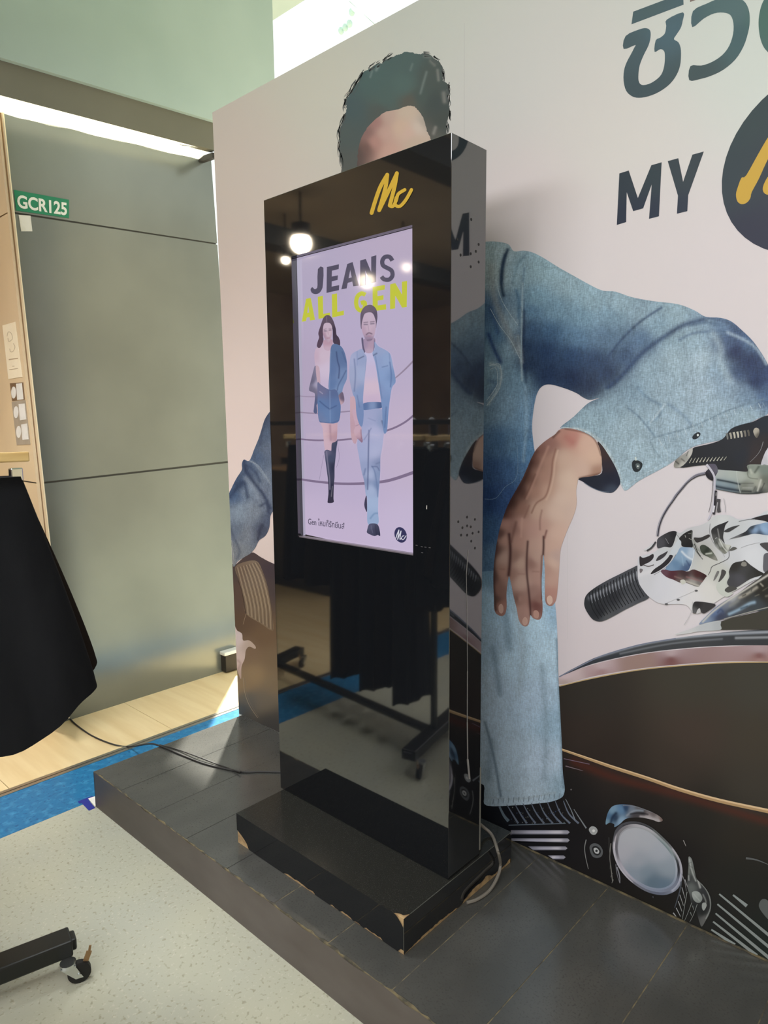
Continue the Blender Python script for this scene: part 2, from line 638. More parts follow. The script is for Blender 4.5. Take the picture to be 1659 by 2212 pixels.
wpoly([(gedge(238), 238), (442, 345), (fedge(340), 340), (fedge(525), 525.5), (gedge(457), 457)], 'panel', M_wallgrey)
wpoly([(gedge(461), 461), (fedge(528), 528.5), (fedge(996), 995), (gedge(1045), 1042)], 'panel', M_wallgrey)
wpoly([(gedge(1049), 1046), (fedge(1000), 999), (fedge(1440), 1442), (gedge(1580), 1585)], 'panel', M_wallgrey)
wpoly([(gedge(240), 240), (fedge(340) - 3, 342), (fedge(700) - 3, 700), (fedge(1440) - 3, 1438), (gedge(1580), 1580)], 'backing', M_joint, x=GX - 0.006, th=0.12)

# taupe fascia and pale bulkhead above
wf = empty('wall_left')
setting(wf, 'taupe fascia band above the light strip', 'wall')
FX = -1.735


def slab(pts, x, th, name, material, parent):
    return wpoly(pts, name, material, x=x, th=th, parent=parent)


slab([(-60, 106), (466, 262), (466, 325), (-60, 190)], FX, 0.05, 'fascia_board', M_taupe, wf)
wb = empty('wall_left')
setting(wb, 'bulkhead above the fascia, pale green grey from painted-in glare', 'wall')
slab([(-150, -200), (585, -200), (588, 0), (593, 168), (591, 300), (466, 262), (-150, 79)], FX + 0.03, 0.4, 'plaster', M_teal, wb)
# light strip under the bulkhead
ls = empty('ceiling_light')
tag(ls, 'long cream light strip over the grey wall', 'ceiling light')
st = MB()
a0, a1 = bp(-60, 190, 0, FX), bp(455, 322, 0, FX)
b0, b1 = bp(-30, 238, 0, GX), bp(430, 345, 0, GX)
pts = []
N = 24
inner = []
for i in range(N + 1):
    t = i / N
    q = b0.lerp(b1, t)
    inner.append(q + Vector((0.0, 0, 0.004 * math.sin(i * 1.7) * (1 - t) + 0.003 * math.sin(i * 0.9))))
st.quad(a0, a1, *inner[::-1])
st.quad(*[p + Vector((0, 0, 0.03)) for p in (a0, a1, b1, b0)])
st.build('diffuser', M_strip, ls)
e1 = bp(464, 336, 0, FX)
MB().beam(b1 + Vector((0, 0.012, 0.0)), e1, 0.03, 0.03).build('end_bracket', M_dark, ls)
# beige pillar at the far left with brass corner
BY = -0.168
pil = empty('shop_pillar')
tag(pil, 'beige lacquered shop pillar with brass corner trim at left edge', 'pillar')


def ypoly(px_pts, name, material, y=BY, th=0.02, parent=pil):
    P = [bp(a, b, 1, y) for a, b in px_pts]
    Q = [p + Vector((0, th, 0)) for p in P]
    mb = MB()
    mb.quad(*P)
    mb.quad(*Q[::-1])
    for i in range(len(P)):
        j = (i + 1) % len(P)
        mb.quad(P[i], Q[i], Q[j], P[j])
    return mb.build(name, material, parent)


def tr(y, o):
    return -6 + (y - 250) * 0.1065 + o


ypoly([(-260, 100), (tr(238, 0), 238), (tr(458, 0), 458), (-260, 612)], 'panel', M_beige)
ypoly([(-260, 616), (tr(461, 0), 461), (tr(1042, 0), 1042), (-260, 992)], 'panel', M_beige)
ypoly([(-260, 996), (tr(1045, 0), 1045), (tr(1552, 0), 1552), (-260, 1700)], 'panel', M_beige)
ypoly([(-255, 110), (tr(240, 0), 240), (tr(1550, 0), 1550), (-255, 1695)], 'core', M_joint, y=BY + 0.012, th=0.03)
for o0, o1, mm, dy in ((0, 5, M_brass, 0.006), (5, 9.5, M_brassd, 0.0), (9.5, 14.5, M_brass, 0.005)):
    ypoly([(tr(243, o0), 243), (tr(243, o1 - 1.5), 243), (tr(1552, o1 + 1), 1552), (tr(1552, o0), 1552)], 'corner_trim', mm, y=BY - dy, th=0.005)
MB().box(-2.6, -2.02, 0.0, 0.08, 0, 0.2).build('plinth', M_joint, pil)
# papers on the pillar
nt_ = empty('paper_notice')
tag(nt_, 'tall cream paper notice stuck high on the beige pillar', 'notice')
ypoly([(5, 703), (33, 695), (48, 814), (18, 819)], 'sheet', M_cream, y=BY - 0.003, th=0.002, parent=nt_)
na = Art('print', nt_, M_print, 1, BY - 0.0034, 'notice', 0.95, (0, 660, 5.267))
na.rib([(80, 350), (95, 300), (130, 320), (140, 380), (100, 410), (90, 370)], 7, (205, 185, 150))
na.rib([(150, 430), (170, 470), (150, 520), (120, 525), (110, 490)], 7, (205, 185, 150))
na.rib([(100, 615), (205, 600)], 12, (198, 172, 138)).rib([(105, 730), (205, 715)], 7, (200, 176, 142)).rib([(140, 690), (165, 688)], 8, (200, 176, 142))
na.build()
labs = [((21, 828), (49, 826), (53, 863), (26, 866), M_cardd, 'dark brown card, upper of two on the beige pillar'),
        ((25, 868), (54, 864), (65, 960), (36, 961), M_cardg, 'grey card below the dark card on the beige pillar')]
cards = []
for a, b, c, d, mm, lb in labs:
    e = empty('sticker_card')
    tag(e, lb, 'sticker')
    ypoly([a, b, c, d], 'backing_card', mm, y=BY - 0.003, th=0.002, parent=e)
    cards.append(e)


def disc_px(cx, cy, rx, ry, name, material, y, parent, n=18):
    return ypoly([(cx + rx * math.cos(2 * math.pi * i / n), cy + ry * math.sin(2 * math.pi * i / n)) for i in range(n)], name, material, y=y, th=0.001, parent=parent)


for (cx, cy, q, par) in (((29.3), 848, [(34.5, 829), (47, 827.5), (50.5, 862.5), (37, 864)], 0), (34.5, 890.5, [(40, 873), (53, 871.5), (56.3, 906), (43, 908)], 1), (40, 933, [(45.5, 917), (58, 915), (61.5, 949), (48.5, 950.5)], 1)):
    disc_px(cx, cy, 5.2, 13, 'round_sticker', M_paper, BY - 0.0042, cards[par])
    ypoly(q, 'white_sticker', M_paper, y=BY - 0.0042, th=0.001, parent=cards[par])

# green sign and white label on the grey wall
def text_mesh(txt, offset=0.0, size=1.0):
    cu = bpy.data.curves.new('t', 'FONT')
    cu.body = txt
    cu.size = size
    cu.offset = offset
    cu.resolution_u = 4
    o = bpy.data.objects.new('t', cu)
    COL.objects.link(o)
    dg = bpy.context.evaluated_depsgraph_get()
    me = bpy.data.meshes.new_from_object(o.evaluated_get(dg))
    bpy.data.objects.remove(o)
    v = np.array([x.co[:] for x in me.vertices])
    f = [tuple(p.vertices) for p in me.polygons]
    bpy.data.meshes.remove(me)
    v[:, 0] -= v[:, 0].min()
    v[:, 1] -= v[:, 1].min()
    v[:, 0] /= v[:, 0].max()
    v[:, 1] /= v[:, 1].max()
    return v[:, :2], f


def text_on(txt, quad, ax, val, name, material, parent, offset=0.0, th=0.0):
    """quad: px corners BL, BR, TR, TL of the lettering"""
    v, f = text_mesh(txt, offset)
    q = [bp(a, b, ax, val) for a, b in quad]
    me = bpy.data.meshes.new(name)
    pts = []
    for x, y in v:
        p = (q[0] * (1 - x) + q[1] * x) * (1 - y) + (q[3] * (1 - x) + q[2] * x) * y
        pts.append(tuple(p))
    me.from_pydata(pts, [], f)
    o = link(name, me, material, parent)
    if th:
        md = o.modifiers.new('s', 'SOLIDIFY')
        md.thickness = th
        md.offset = 0
    return o


sg = empty('wall_sign')
tag(sg, 'green plate reading GCR125 in white letters on the grey wall', 'sign')
wpoly([(30.4, 410), (149, 431.5), (149, 471), (35, 454.5)], 'plate', M_green, x=GX + 0.004, th=0.004, parent=sg)
text_on('GCR125', [(38.5, 449), (144.5, 466), (144.5, 438), (36, 420)], 0, GX + 0.0055, 'lettering', M_white, sg, offset=0.028, th=0.0015)
lb = wpoly([(40.5, 464), (66, 466), (70, 499.5), (46, 499.5)], 'paper_label', M_paper, x=GX + 0.003, th=0.003, parent=None)
tag(lb, 'small white paper label under the green sign', 'label')

# power socket low on the wall beside the hoarding
so = empty('floor_socket_box')
tag(so, 'small dark box with white top low on the grey wall by the hoarding', 'socket')
p0 = bp(492, 1440, 0, GX)
MB().box(GX, GX + 0.06, 1.03, 1.16, 0.01, 0.13).build('housing', M_dark, so, bevel=0.004)
MB().box(GX, GX + 0.065, 1.02, 1.165, 0.13, 0.155).build('cover', M_plugw, so, bevel=0.006)

# ------------------------------------------------------------------ atrium behind, ceiling, back of store
ce = MB().box(-6, 5, -7.5, -0.5, 3.6, 3.7).build('ceiling', M_ceil)
setting(ce, 'beige store ceiling behind the camera', 'ceiling')
ce2 = MB().box(-6, 5, -0.5, 2.5, 5.2, 5.3).box(-6, 5, -0.55, -0.5, 3.6, 5.3).build('ceiling', M_teal)  # unseen slab, height and depth chosen to cut off the sun
setting(ce2, 'unseen raised pale ceiling over the platform, its edge set to block the sun', 'ceiling')
wk = MB().box(-6, 5, -7.6, -7.5, 0, 3.7).build('wall_back', M_back)
setting(wk, 'warm brown back wall of the store', 'wall')
wr = MB().box(5, 5.1, -7.6, 6.5, 0, 5.3).build('wall_right', M_ceil)
setting(wr, 'beige wall at the right of the store', 'wall')
wl2 = MB().box(-6.1, -6, -7.6, -0.1, 0, 3.7).build('wall_left', M_back)
setting(wl2, 'warm brown far left wall of the store', 'wall')
for i, (x, y0_, y1_) in enumerate(((-1.0, -7.4, -0.6), (-3.4, -7.4, -0.6), (1.5, -7.4, -0.6))):
    tag(MB().box(x - 0.12, x + 0.12, y0_, y1_, 3.42, 3.6).build('ceiling_beam', M_beam), 'dark ceiling beam reflected in the kiosk front', 'beam', 'ceiling beams behind the camera')
for i, (x, y) in enumerate(((-2.40, -2.25), (-3.06, -3.66), (-2.95, -2.54), (-2.35, -3.47))):
    e = empty('downlight', (x, y, 3.2))
    tag(e, ('large warm' if i < 2 else 'small warm') + ' ceiling spotlight mirrored in the kiosk, ' + ('over the screen frame', 'over the word on the screen', 'left of the screen frame', 'top right of the screen')[i], 'spotlight', 'ceiling spotlights')
    r = (0.085, 0.08, 0.036, 0.042)[i]  # radii enlarged to take in the lens bloom
    mb = MB()
    mb.tube([(0, 0, -r * math.cos(t)) for t in np.linspace(0.12, 3.02, 12)], [r * math.sin(t) for t in np.linspace(0.12, 3.02, 12)], 20)
    mb.build('bulb', M_down, e, smooth=True)
    MB().tube([(0, 0, r * 0.6), (0, 0, r * 0.6 + 0.1)], r * 0.9, 20).build('housing', M_dark, e)
    MB().tube([(0, 0, 0.12), (0, 0, 0.4)], 0.01, 8).build('stem', M_dark, e)

# ------------------------------------------------------------------ the printed hoarding
hd = empty('advertising_hoarding', (0, 0, 0))
tag(hd, 'tall printed hoarding showing a denim-clad figure and a motorcycle', 'hoarding')
HX0 = -0.955
core = MB()
tl, bl_ = bp(459, 243, 1, WY + 0.001), bp(517, 1545, 1, WY + 0.001)
tr_ = bp(905, 0, 1, WY + 0.001)
sl = (tr_.z - tl.z) / (tr_.x - tl.x)
HT = lambda x: tl.z + sl * (x - tl.x)
zb = PT
xb = bl_.x + (tl.x - bl_.x) * (0.0 - bl_.z) / (tl.z - bl_.z)
P = [(bl_.x - 0.001, WY + 0.001, 0.0), (3.3, WY + 0.001, 0.0), (3.3, WY + 0.001, HT(3.3)), (tl.x, WY + 0.001, tl.z)]
Q = [(a, WY + 0.05, c) for a, b, c in P]
core.hexa([P[0], P[1], Q[1], Q[0]], [P[3], P[2], Q[2], Q[3]])
core.build('frame_board', M_white, hd)


def edge_x(z):
    t = (z - bl_.z) / (tl.z - bl_.z)
    return bl_.x + (tl.x - bl_.x) * t


def clampw(p):
    z = max(p.z, PT + 0.0005)
    z = min(z, HT(p.x) - 0.0005)
    x = min(max(p.x, edge_x(z)), 3.29)
    return (x, p.y, z)


def WA(name, material=None, T=(0, 0, 1)):
    return Art(name, hd, material or M_print, 1, WY, 'wall', PRINT_K, T, clamp=clampw)


# ---- paper background
a = WA('printed_sheet')
zs = np.linspace(PT, tl.z + 0.05, 60)
X, Z = np.meshgrid(np.linspace(HX0 - 0.03, 3.29, 90), zs)


def to_px(p):
    d = Vector(p) - CAM
    z = d.dot(FWD)
    return (CX + FPX * d.dot(RGT) / z, CY - FPX * d.dot(UPV) / z)


PAPER = [(480, 300, 206, 194, 188), (500, 700, 210, 194, 188), (520, 1000, 206, 188, 182), (700, 180, 202, 200, 190), (900, 60, 194, 196, 190), (1100, 200, 196, 195, 192),
         (1150, 420, 200, 190, 190), (1300, 560, 199, 191, 192), (1550, 600, 198, 190, 192), (1620, 100, 190, 196, 190), (1300, 300, 198, 194, 190), (1200, 950, 198, 190, 194),
         (1350, 1200, 200, 193, 197), (1280, 1400, 198, 188, 192), (1600, 1100, 202, 196, 200), (1520, 1300, 204, 198, 202), (1700, 900, 196, 190, 194)]
Qp = np.array([to_px((x, WY, z)) for x, z in zip(X.ravel(), Z.ravel())])
nx = X.shape[1]
F = [(j * nx + i, j * nx + i + 1, (j + 1) * nx + i + 1, (j + 1) * nx + i) for j in range(X.shape[0] - 1) for i in range(nx - 1)]
a._emit(Qp, F, ctrl_color(Qp, PAPER))
a.rib([(1003, 50), (1003, 400)], 1.2, (186, 184, 182))
a.rib([(1226, 1060), (1226, 1380)], 1.0, (192, 186, 188))
a.build()

# ---- hidden middle of the figure (face, neck, torso) and hair
a = WA('printed_face', T=(700, 80, 4.608))
a.poly([(170, 1350), (260, 1050), (380, 860), (520, 760), (640, 700), (860, 650), (980, 720), (1060, 850), (1110, 1050), (1120, 1350), (1090, 1700), (1020, 1950), (900, 2120), (760, 2180), (620, 2120), (430, 1950), (260, 1700)],
       [(330, 1150, 92, 78, 76), (250, 1300, 76, 70, 70), (430, 950, 132, 104, 102), (520, 850, 158, 120, 116), (640, 790, 186, 160, 150), (800, 750, 194, 176, 160), (760, 900, 200, 174, 156), (850, 950, 200, 172, 160),
        (940, 900, 200, 184, 172), (600, 950, 192, 160, 150), (500, 1050, 176, 136, 128), (640, 1150, 196, 160, 148), (900, 1050, 190, 170, 154), (1000, 850, 172, 160, 150), (420, 1100, 112, 88, 84), (700, 1500, 190, 155, 140), (700, 2000, 150, 115, 100)],
       [([(470, 1350), (540, 1320), (640, 1340)], 22, (50, 42, 40), 0.9), ([(820, 1340), (920, 1310), (1000, 1340)], 22, (50, 42, 40), 0.9), ([(500, 1440), (580, 1430), (640, 1445)], 14, (40, 34, 34), 0.9), ([(840, 1440), (900, 1425), (970, 1440)], 14, (40, 34, 34), 0.9), ([(720, 1450), (700, 1640), (760, 1680)], 22, (150, 110, 98), 0.6), ([(620, 1830), (740, 1810), (860, 1830)], 24, (150, 90, 84), 0.8)], sp=4)
a.poly([(480, 2000), (480, 2400), (700, 2560), (980, 2400), (960, 1990)], [(600, 2100, 140, 105, 92), (850, 2200, 170, 132, 116)])
a.build()
a = WA('printed_hair', T=(700, 80, 4.608))
hair = [(185, 1420), (178, 1330), (176, 1270), (160, 1200), (158, 1080), (150, 1010), (155, 950), (170, 880), (190, 830), (215, 760), (225, 700), (215, 640), (245, 590), (275, 540), (300, 490), (345, 440), (375, 380), (390, 350), (450, 315), (500, 285), (530, 265), (580, 262), (600, 240), (650, 205),
        (690, 195), (720, 182), (760, 170), (800, 150), (850, 150), (920, 168), (960, 170), (1000, 160), (1060, 178), (1090, 210), (1130, 230), (1165, 270), (1185, 330), (1180, 420), (1210, 450), (1240, 480), (1250, 530), (1235, 600), (1245, 680), (1250, 760), (1225, 850), (1215, 970), (1190, 1060), (1140, 1200),
        (1090, 1100), (1060, 1010), (1030, 950), (1010, 880), (985, 800), (940, 730), (900, 695), (860, 682), (800, 695), (740, 720), (620, 740), (560, 780), (500, 830), (440, 890), (400, 950), (360, 1040), (340, 1130), (330, 1250), (320, 1400)]
a.poly(hair, [(300, 700, 76, 92, 96), (500, 450, 80, 100, 100), (800, 250, 80, 98, 98), (800, 500, 84, 104, 102), (600, 620, 82, 100, 98), (1050, 400, 78, 86, 84), (1100, 650, 70, 78, 78), (1150, 850, 72, 78, 76), (250, 1000, 82, 92, 92), (230, 1250, 88, 92, 90), (950, 600, 76, 88, 86), (1060, 950, 92, 92, 88), (560, 740, 84, 90, 88), (860, 640, 92, 90, 84)],
       [([(960, 560), (1000, 420), (1020, 350)], 12, (120, 132, 130), 0.6), ([(860, 330), (880, 270)], 12, (118, 134, 130), 0.5), ([(520, 330), (540, 290)], 14, (128, 144, 142), 0.7), ([(460, 400), (480, 340)], 10, (120, 136, 136), 0.6),
        ([(1130, 330), (1140, 430)], 14, (128, 130, 126), 0.7), ([(1100, 280), (1060, 240)], 16, (120, 122, 118), 0.6), ([(1090, 960), (1110, 900)], 16, (140, 138, 132), 0.7), ([(1190, 560), (1200, 640)], 22, (130, 130, 126), 0.7), ([(1060, 200), (1000, 190)], 16, (120, 126, 122), 0.5)], sp=2.2, jag=0.5)
rh = random.Random(11)
for x0, y0, dx, dy in [(390, 350, -70, 110), (330, 440, -60, 110), (280, 520, -70, 90), (215, 640, -10, 90), (210, 780, -50, 130), (150, 900, 5, 120), (160, 1060, -8, 110), (165, 1150, 20, 130),
                       (520, 280, 30, -25), (640, 215, 40, -30), (1180, 330, 12, 100), (1240, 480, 10, 100), (1245, 600, -6, 90), (1250, 720, 2, 90), (1225, 860, 0, 90), (1085, 210, 60, 40), (990, 165, 60, 2), (450, 315, 60, -45), (590, 250, 50, -40)]:
    for k in range(7):
        ox, oy = rh.uniform(-16, 12), rh.uniform(-30, 30)
        bend = rh.uniform(-16, 16)
        a.rib([(x0 + ox, y0 + oy), (x0 + dx * .5 + ox + bend, y0 + dy * .5 + oy), (x0 + dx + ox, y0 + dy + oy)], 9, (86, 90, 90), w2=2.5)
        Art.depth['wall'] -= 1
Art.depth['wall'] += 1
a.build()

# ---- lettering on the hoarding
LT_ = (1259, 0, 3.95)
G1 = [(600, 100, 74, 92, 96), (450, 450, 70, 86, 92), (700, 250, 74, 96, 106), (500, 780, 62, 76, 82), (1300, 100, 80, 102, 104), (1350, 300, 66, 90, 94), (1000, 640, 62, 76, 78), (1540, 200, 70, 100, 92)]
WA('printed_letter', T=LT_).poly([(430, 100), (855, -60), (860, 40), (415, 208)], G1, smooth=False, sp=6).build()
WA('printed_letter', T=LT_).poly([(365, 308), (480, 252), (540, 240), (575, 262), (578, 320), (560, 390), (520, 470), (485, 560), (474, 650), (480, 700), (505, 725), (560, 718), (620, 685), (670, 635), (695, 560), (700, 470), (690, 432), (660, 420), (612, 442), (622, 345), (660, 322), (700, 285), (712, 220), (716, 168), (855, 105),
        (852, 180), (835, 240), (800, 295), (778, 335), (815, 360), (835, 410), (838, 480), (830, 560), (800, 640), (740, 720), (650, 785), (560, 822), (480, 835), (420, 822), (370, 775), (348, 690), (352, 600), (375, 530), (412, 460), (440, 405), (445, 385), (348, 418)], G1, n=3, sp=6).build()
WA('printed_letter', T=LT_).poly([(940, 95), (1060, 30), (1160, -10), (1280, -25), (1370, 5), (1415, 80), (1425, 180), (1410, 280), (1370, 400), (1300, 510), (1200, 595), (1100, 645), (1000, 675), (908, 684), (918, 565), (1010, 560), (1100, 530), (1190, 470), (1250, 390), (1282, 290), (1285, 200), (1260, 130), (1200, 108), (1120, 115), (1030, 160), (934, 232)], G1, n=3, sp=6).build()
WA('printed_letter', T=LT_).poly([(915, 18), (985, -8), (985, -60), (915, -40)], (120, 108, 100), smooth=False).build()
WA('printed_letter', T=LT_).poly([(1600, -60), (1540, 10), (1508, 110), (1500, 220), (1518, 340), (1560, 425), (1640, 480), (1760, 470), (1860, 380), (1900, 200), (1860, 20), (1800, 20), (1800, 200), (1770, 330), (1700, 380), (1640, 340), (1620, 200), (1640, 60), (1680, -20)], G1, sp=6).build()
G2 = [(330, 1500, 42, 52, 60), (330, 1900, 34, 42, 58), (620, 1500, 44, 56, 62), (600, 1850, 36, 44, 60), (850, 1500, 48, 58, 64), (850, 1800, 38, 46, 62)]
WA('printed_letter', T=LT_).poly([(312, 1480), (392, 1455), (470, 1690), (585, 1410), (673, 1385), (650, 1846), (565, 1868), (588, 1575), (515, 1778), (430, 1802), (375, 1640), (370, 1895), (290, 1920)], G2, smooth=False, sp=6).build()
WA('printed_letter', T=LT_).poly([(725, 1375), (815, 1350), (856, 1552), (935, 1320), (1033, 1293), (900, 1665), (892, 1802), (803, 1824), (812, 1670)], G2, smooth=False, sp=6).build()
# round badge
a = WA('printed_round_badge')
cx_, cz_, r_ = 1.635, 2.378, 0.227
ring = [to_px((cx_ + r_ * math.cos(t), WY, cz_ + r_ * math.sin(t))) for t in np.linspace(0, 2 * math.pi, 49)[:-1]]
a.poly(ring, [(1600, 250, 46, 60, 62), (1580, 400, 44, 56, 62), (1620, 500, 38, 40, 58), (1700, 380, 42, 50, 58)], smooth=False, sp=5)
YEL = (186, 150, 56)
def SS(*p):
    return [to_px((cx_ + x * r_, WY, cz_ + y * r_)) for x, y in p]
a.poly([(1664, 290), (1639, 331), (1612, 379), (1602, 384), (1594, 404), (1590, 420), (1593, 435), (1602, 441), (1613, 438), (1621, 428), (1624, 415), (1639, 387), (1655, 352), (1672, 320), (1690, 300), (1688, 270)], YEL, n=3)
a.rib(SS((-.02, .42), (-.1, .1), (-.25, -.30)), 22, YEL, cap=True)
a.rib(SS((-.25, -.30), (0.02, .1), (.25, .50)), 22, YEL, cap=True)
a.rib(SS((.25, .50), (.16, .1), (.12, -.22), (.3, -.15)), 22, YEL, cap=True)
a.rib(SS((.55, .12), (.4, .1), (.35, -.12), (.5, -.2), (.78, .12)), 20, YEL, cap=True)
a.poly([(1664, 378), (1655, 388), (1648, 405), (1650, 416), (1659, 421), (1670, 418), (1680, 380)], YEL, n=3)
a.build()

# ---- left sleeve and saddle at the left edge, wood floor reflection painted into browns
a = WA('printed_saddle', T=(450, 850, 2.948))
a.poly([(120, 1130), (180, 1085), (270, 1012), (340, 1045), (420, 1085), (700, 1200), (900, 1500), (1000, 2600), (480, 2230), (300, 2130), (150, 2060), (140, 1600)],
       [(200, 1100, 72, 60, 58), (300, 1060, 70, 58, 60), (400, 1130, 62, 52, 60), (190, 1300, 84, 66, 58), (300, 1300, 96, 80, 66), (400, 1250, 66, 56, 58), (230, 1450, 88, 68, 54), (350, 1550, 104, 82, 62), (250, 1650, 120, 96, 76), (400, 1700, 116, 96, 74), (300, 1800, 142, 118, 88), (230, 1850, 136, 112, 84),
        (400, 1850, 124, 106, 82), (350, 1950, 108, 98, 84), (250, 1950, 96, 90, 82), (220, 2010, 72, 72, 70), (400, 2090, 66, 64, 62), (700, 1600, 40, 34, 34), (900, 2300, 30, 28, 28)], sp=3)
a.poly([(172, 1105), (240, 1070), (310, 1068), (345, 1130), (375, 1220), (395, 1320), (408, 1420), (412, 1510), (330, 1462), (240, 1402), (225, 1320), (210, 1240), (192, 1180)], [(200, 1130, 110, 92, 78), (300, 1150, 122, 106, 90), (300, 1350, 124, 106, 86), (380, 1450, 118, 100, 80)], sp=3)
for i in range(15):
    t = i / 14
    a.rib([(178 + 130 * t, 1110 - 35 * t), (205 + 150 * t, 1225 - 60 * t), (232 + 168 * t, 1330 + 20 * t), (243 + 168 * t, 1402 + 105 * t)], 3.4, (158, 140, 118) if i % 2 else (84, 68, 58))
    Art.depth['wall'] -= 1
Art.depth['wall'] += 1
a.rib([(190, 1190), (215, 1262), (238, 1400)], 5, (60, 46, 40)).rib([(240, 1405), (222, 1470)], 2.5, (146, 126, 104))
a.poly([(165, 1490), (185, 1510), (215, 1530), (222, 1572), (262, 1572), (300, 1608), (298, 1626), (262, 1612), (240, 1635), (232, 1690), (212, 1740), (210, 1815), (195, 1790), (172, 1700)], [(190, 1560, 206, 188, 184), (260, 1595, 178, 156, 140), (200, 1700, 204, 180, 170), (205, 1800, 176, 150, 136)], [([(190, 1700), (205, 1720), (190, 1760)], 8, (170, 140, 130), .7)], sp=2)
a.rib([(222, 1810), (232, 1900), (262, 1985), (315, 2065)], 3, (150, 134, 112)).rib([(232, 1810), (244, 1905), (275, 1985), (325, 2065)], 2, (120, 108, 92))
a.build()

a = WA('printed_sleeve', M_pden, T=(450, 850, 2.948))
a.poly([(440, 60), (393, 115), (360, 165), (338, 235), (320, 290), (295, 350), (262, 428), (228, 420), (214, 450), (214, 486), (180, 540), (150, 600), (128, 662), (120, 850), (148, 960), (158, 1100), (190, 1068), (230, 1042), (272, 1016), (300, 982), (325, 935), (365, 905), (390, 850), (405, 760), (500, 700), (800, 600), (800, -200)],
       [(380, 160, 66, 76, 98), (350, 280, 76, 88, 108), (390, 350, 92, 102, 120), (300, 420, 70, 84, 108), (340, 480, 88, 100, 120), (230, 500, 70, 82, 104), (200, 580, 52, 66, 92), (170, 650, 66, 84, 112), (250, 620, 112, 124, 140), (200, 750, 120, 132, 146), (290, 760, 116, 124, 136), (360, 650, 100, 108, 124), (380, 800, 70, 78, 98),
        (250, 900, 112, 118, 128), (170, 880, 96, 106, 122), (190, 1000, 118, 122, 128), (300, 900, 92, 98, 112), (330, 880, 66, 72, 90), (370, 520, 104, 114, 130)],
       [([(225, 425), (245, 500), (300, 580), (350, 640), (395, 730)], 13, (44, 54, 78), 0.85), ([(250, 460), (300, 500), (330, 560)], 10, (58, 70, 94), 0.8), ([(140, 660), (190, 590), (230, 570), (250, 660)], 13, (42, 54, 80), 0.75), ([(310, 680), (330, 715), (370, 700), (385, 760)], 10, (50, 58, 80), 0.8),
        ([(318, 930), (330, 870), (345, 840)], 12, (46, 50, 68), 0.85), ([(138, 850), (165, 920), (200, 1000), (185, 1050)], 8, (74, 80, 96), 0.7), ([(265, 430), (300, 450), (390, 560)], 7, (128, 138, 150), 0.7), ([(240, 540), (300, 620), (320, 700)], 14, (128, 138, 152), 0.6), ([(385, 120), (350, 220), (330, 330)], 10, (54, 62, 84), .6)], sp=2)
a.rib([(270, 432), (330, 470), (400, 585)], 2.0, (140, 148, 158))
a.rib([(150, 935), (160, 1020), (164, 1090)], 3.0, (160, 160, 156))
a.build()

# ---- motorcycle: tank and dark bodywork
a = WA('printed_motorcycle_body')
# main dark tank
a.poly([(1212, 1482), (1280, 1464), (1380, 1447), (1480, 1437), (1580, 1431), (1700, 1430), (2100, 1440), (2100, 2100), (1700, 2300), (1200, 2250), (1000, 1950), (1000, 1700), (1150, 1690), (1190, 1600), (1190, 1490)],
       [(1260, 1500, 46, 42, 38), (1500, 1480, 58, 55, 48), (1640, 1480, 60, 58, 52), (1260, 1580, 48, 40, 36), (1500, 1580, 62, 52, 46), (1640, 1600, 60, 54, 46), (1640, 1700, 56, 52, 46), (1300, 1640, 44, 36, 32), (1450, 1660, 54, 46, 40), (1240, 1700, 28, 26, 26), (1500, 1760, 34, 32, 28), (1400, 1740, 30, 26, 24),
        (1620, 1800, 40, 36, 30), (1250, 1800, 22, 20, 22), (1450, 1850, 24, 20, 20), (1600, 1900, 32, 32, 28), (1550, 2000, 30, 30, 28), (1300, 1900, 20, 18, 18), (1640, 2050, 30, 36, 32), (1080, 1780, 24, 26, 32), (1400, 1980, 24, 22, 18)],
       [([(1240, 1645), (1330, 1680), (1450, 1712), (1560, 1745), (1659, 1775), (1750, 1800)], 9, (84, 36, 24), 0.5)], sp=6)
a.rib([(1214, 1619), (1260, 1635), (1325, 1658), (1400, 1682), (1470, 1706), (1556, 1730), (1659, 1752), (1760, 1775)], 4.5, (168, 138, 100), w2=9.5)
a.rib([(1214, 1617.5), (1260, 1633), (1325, 1655), (1400, 1679), (1470, 1703), (1556, 1727), (1659, 1749)], 1.5, (206, 178, 140), w2=4)
# pink and dark rims above tank
a.poly([(1212, 1478), (1280, 1461), (1380, 1444), (1480, 1434), (1580, 1428), (1760, 1426), (1760, 1392), (1580, 1396), (1480, 1402), (1380, 1414), (1280, 1436), (1209, 1463)],
       [(1220, 1462, 190, 172, 176), (1300, 1440, 176, 158, 162), (1450, 1412, 168, 150, 154), (1640, 1402, 160, 140, 144), (1300, 1450, 150, 122, 124), (1450, 1424, 112, 74, 74), (1640, 1418, 118, 84, 84), (1220, 1474, 168, 150, 146), (1380, 1442, 142, 118, 112), (1640, 1426, 150, 120, 116)], sp=2)
a.rib([(1209, 1482), (1280, 1465), (1380, 1447), (1480, 1437), (1580, 1431), (1700, 1430)], 2.2, (176, 152, 112))
a.poly([(1208, 1462), (1280, 1434), (1380, 1412), (1480, 1400), (1580, 1394), (1760, 1390), (1760, 1352), (1659, 1359), (1560, 1366), (1460, 1378), (1380, 1392), (1300, 1415), (1250, 1438)],
       [(1240, 1446, 52, 54, 62), (1300, 1424, 50, 54, 60), (1400, 1398, 60, 62, 66), (1500, 1384, 60, 62, 66), (1620, 1378, 52, 54, 58)],
       [([(1290, 1418), (1400, 1388), (1520, 1372), (1680, 1364)], 3.2, (150, 156, 166), .9), ([(1340, 1412), (1450, 1390), (1560, 1380)], 1.8, (112, 116, 122), .8), ([(1590, 1378), (1680, 1376)], 2.5, (150, 154, 160), .8)], sp=2)
